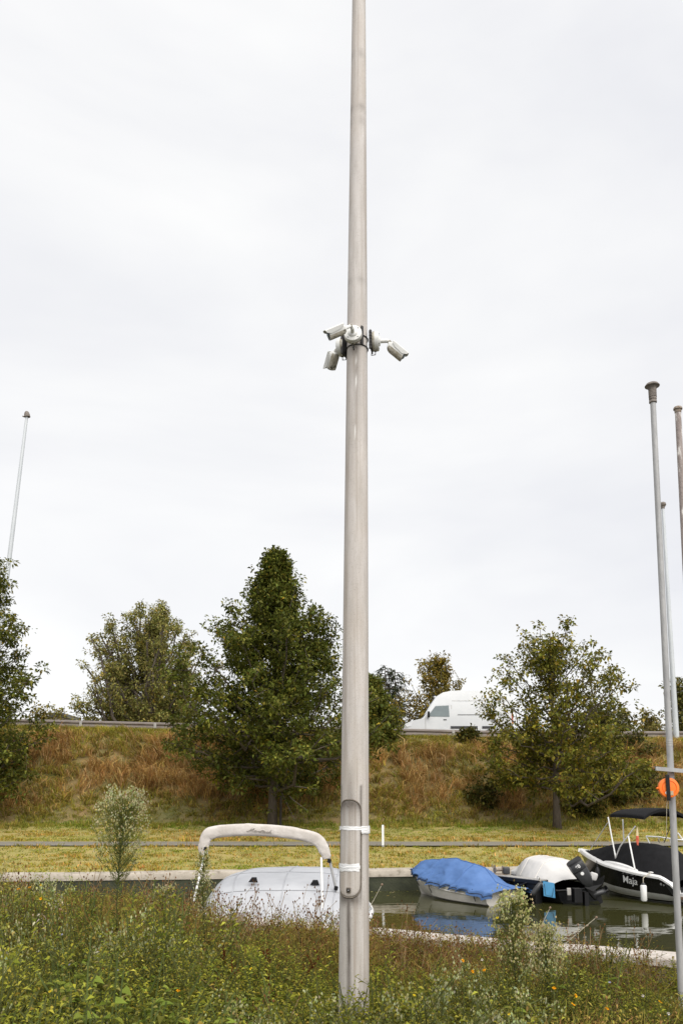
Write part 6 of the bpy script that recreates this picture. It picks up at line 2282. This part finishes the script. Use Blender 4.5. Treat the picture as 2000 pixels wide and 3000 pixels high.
for kind, px_, py_, Y, lab in FL:
    Y = Y * .86
    p = at(px_, py_, Y)
    g = flower(kind, rw_)
    nm = {'yellow': 'yellow_flower', 'lemon': 'yellow_flower', 'white': 'white_flower', 'blue': 'blue_flower'}[kind]
    e = thing(nm, p, lab, 'flower', 'flowers in the near weeds')
    for part, (V, Q, C) in g.items():
        V = V * (Y / 6.0) ** .8 * .85
        build_big(part, V + p, Q, C, M['weed'], e, origin=p)

# dry poppy-like stalks leaning over the wall on the right
for k, (x0, y0, x1, y1, Y, lab) in enumerate(((1625, 2790, 1745, 2688, 7.9, 'long pale dry stalk leaning over the wall, farthest right'), (1640, 2755, 1718, 2712, 8.1, 'dry stalk with round head left of the long pale one'), (1692, 2755, 1692, 2710, 8.1, 'short upright dry stalk by the parapet coping'), (1560, 2760, 1610, 2660, 8.0, 'dry seed stalk rising before the blue board'), (1632, 2745, 1640, 2708, 8.2, 'thin dry stalk leftmost above the coping on the right'), (1070, 2680, 1118, 2592, 8.0, 'pale dry stalk leaning out just right of the concrete pole'))):
    a_, b_ = at(x0, y0, Y), at(x1, y1, Y)
    base = a_ + (a_ - b_) * ((a_[2] - GZ) / max(b_[2] - a_[2], .05) * .35)
    base[1] = min(base[1], Y - .3)
    e = thing('dry_stalk', base, lab, 'stalk', 'dry stalks leaning over the parapet')
    build('stem', tube([base, a_, (a_ + b_) / 2 + np.array([.004, 0, .004]), b_], [.0035, .003, .003, .0025], 5), M['rope'], e)
    build('seed_head', lathe([(.002, -.012), (.009, -.006), (.011, .004), (.007, .012), (.002, .014)], b_, norm(b_ - a_), 8), M['teak'], e, smooth=True)

# flecks of duckweed and fallen leaves on the water by the far wall
rd_ = np.random.default_rng(5)
N = 420
xs_ = rd_.uniform(-11, 6, N)
ys_ = quay_y(xs_) - rd_.exponential(.55, N) - .05
vg = Veg()
az = rd_.uniform(0, 6.28, N)
sz = rd_.uniform(.015, .05, N)
a_ = np.stack([np.cos(az), np.sin(az), np.zeros(N)], 1) * sz[:, None]
b_ = np.stack([-np.sin(az), np.cos(az), np.zeros(N)], 1) * sz[:, None] * .7
c_ = np.stack([xs_, ys_, np.full(N, .006)], 1)
vg.add(np.stack([c_ - a_, c_ + b_, c_ + a_, c_ - b_], 1).reshape(-1, 3), np.arange(N * 4).reshape(-1, 4), np.repeat(pick([(.16, .20, .06), (.25, .22, .10), (.40, .38, .28)], [3, 2, 1], N, rd_), 4, 0))
tag(build_big('duckweed', *vg.get(), M['weed']), 'flecks of duckweed and leaves floating by the far quay wall', 'duckweed', kind='stuff')
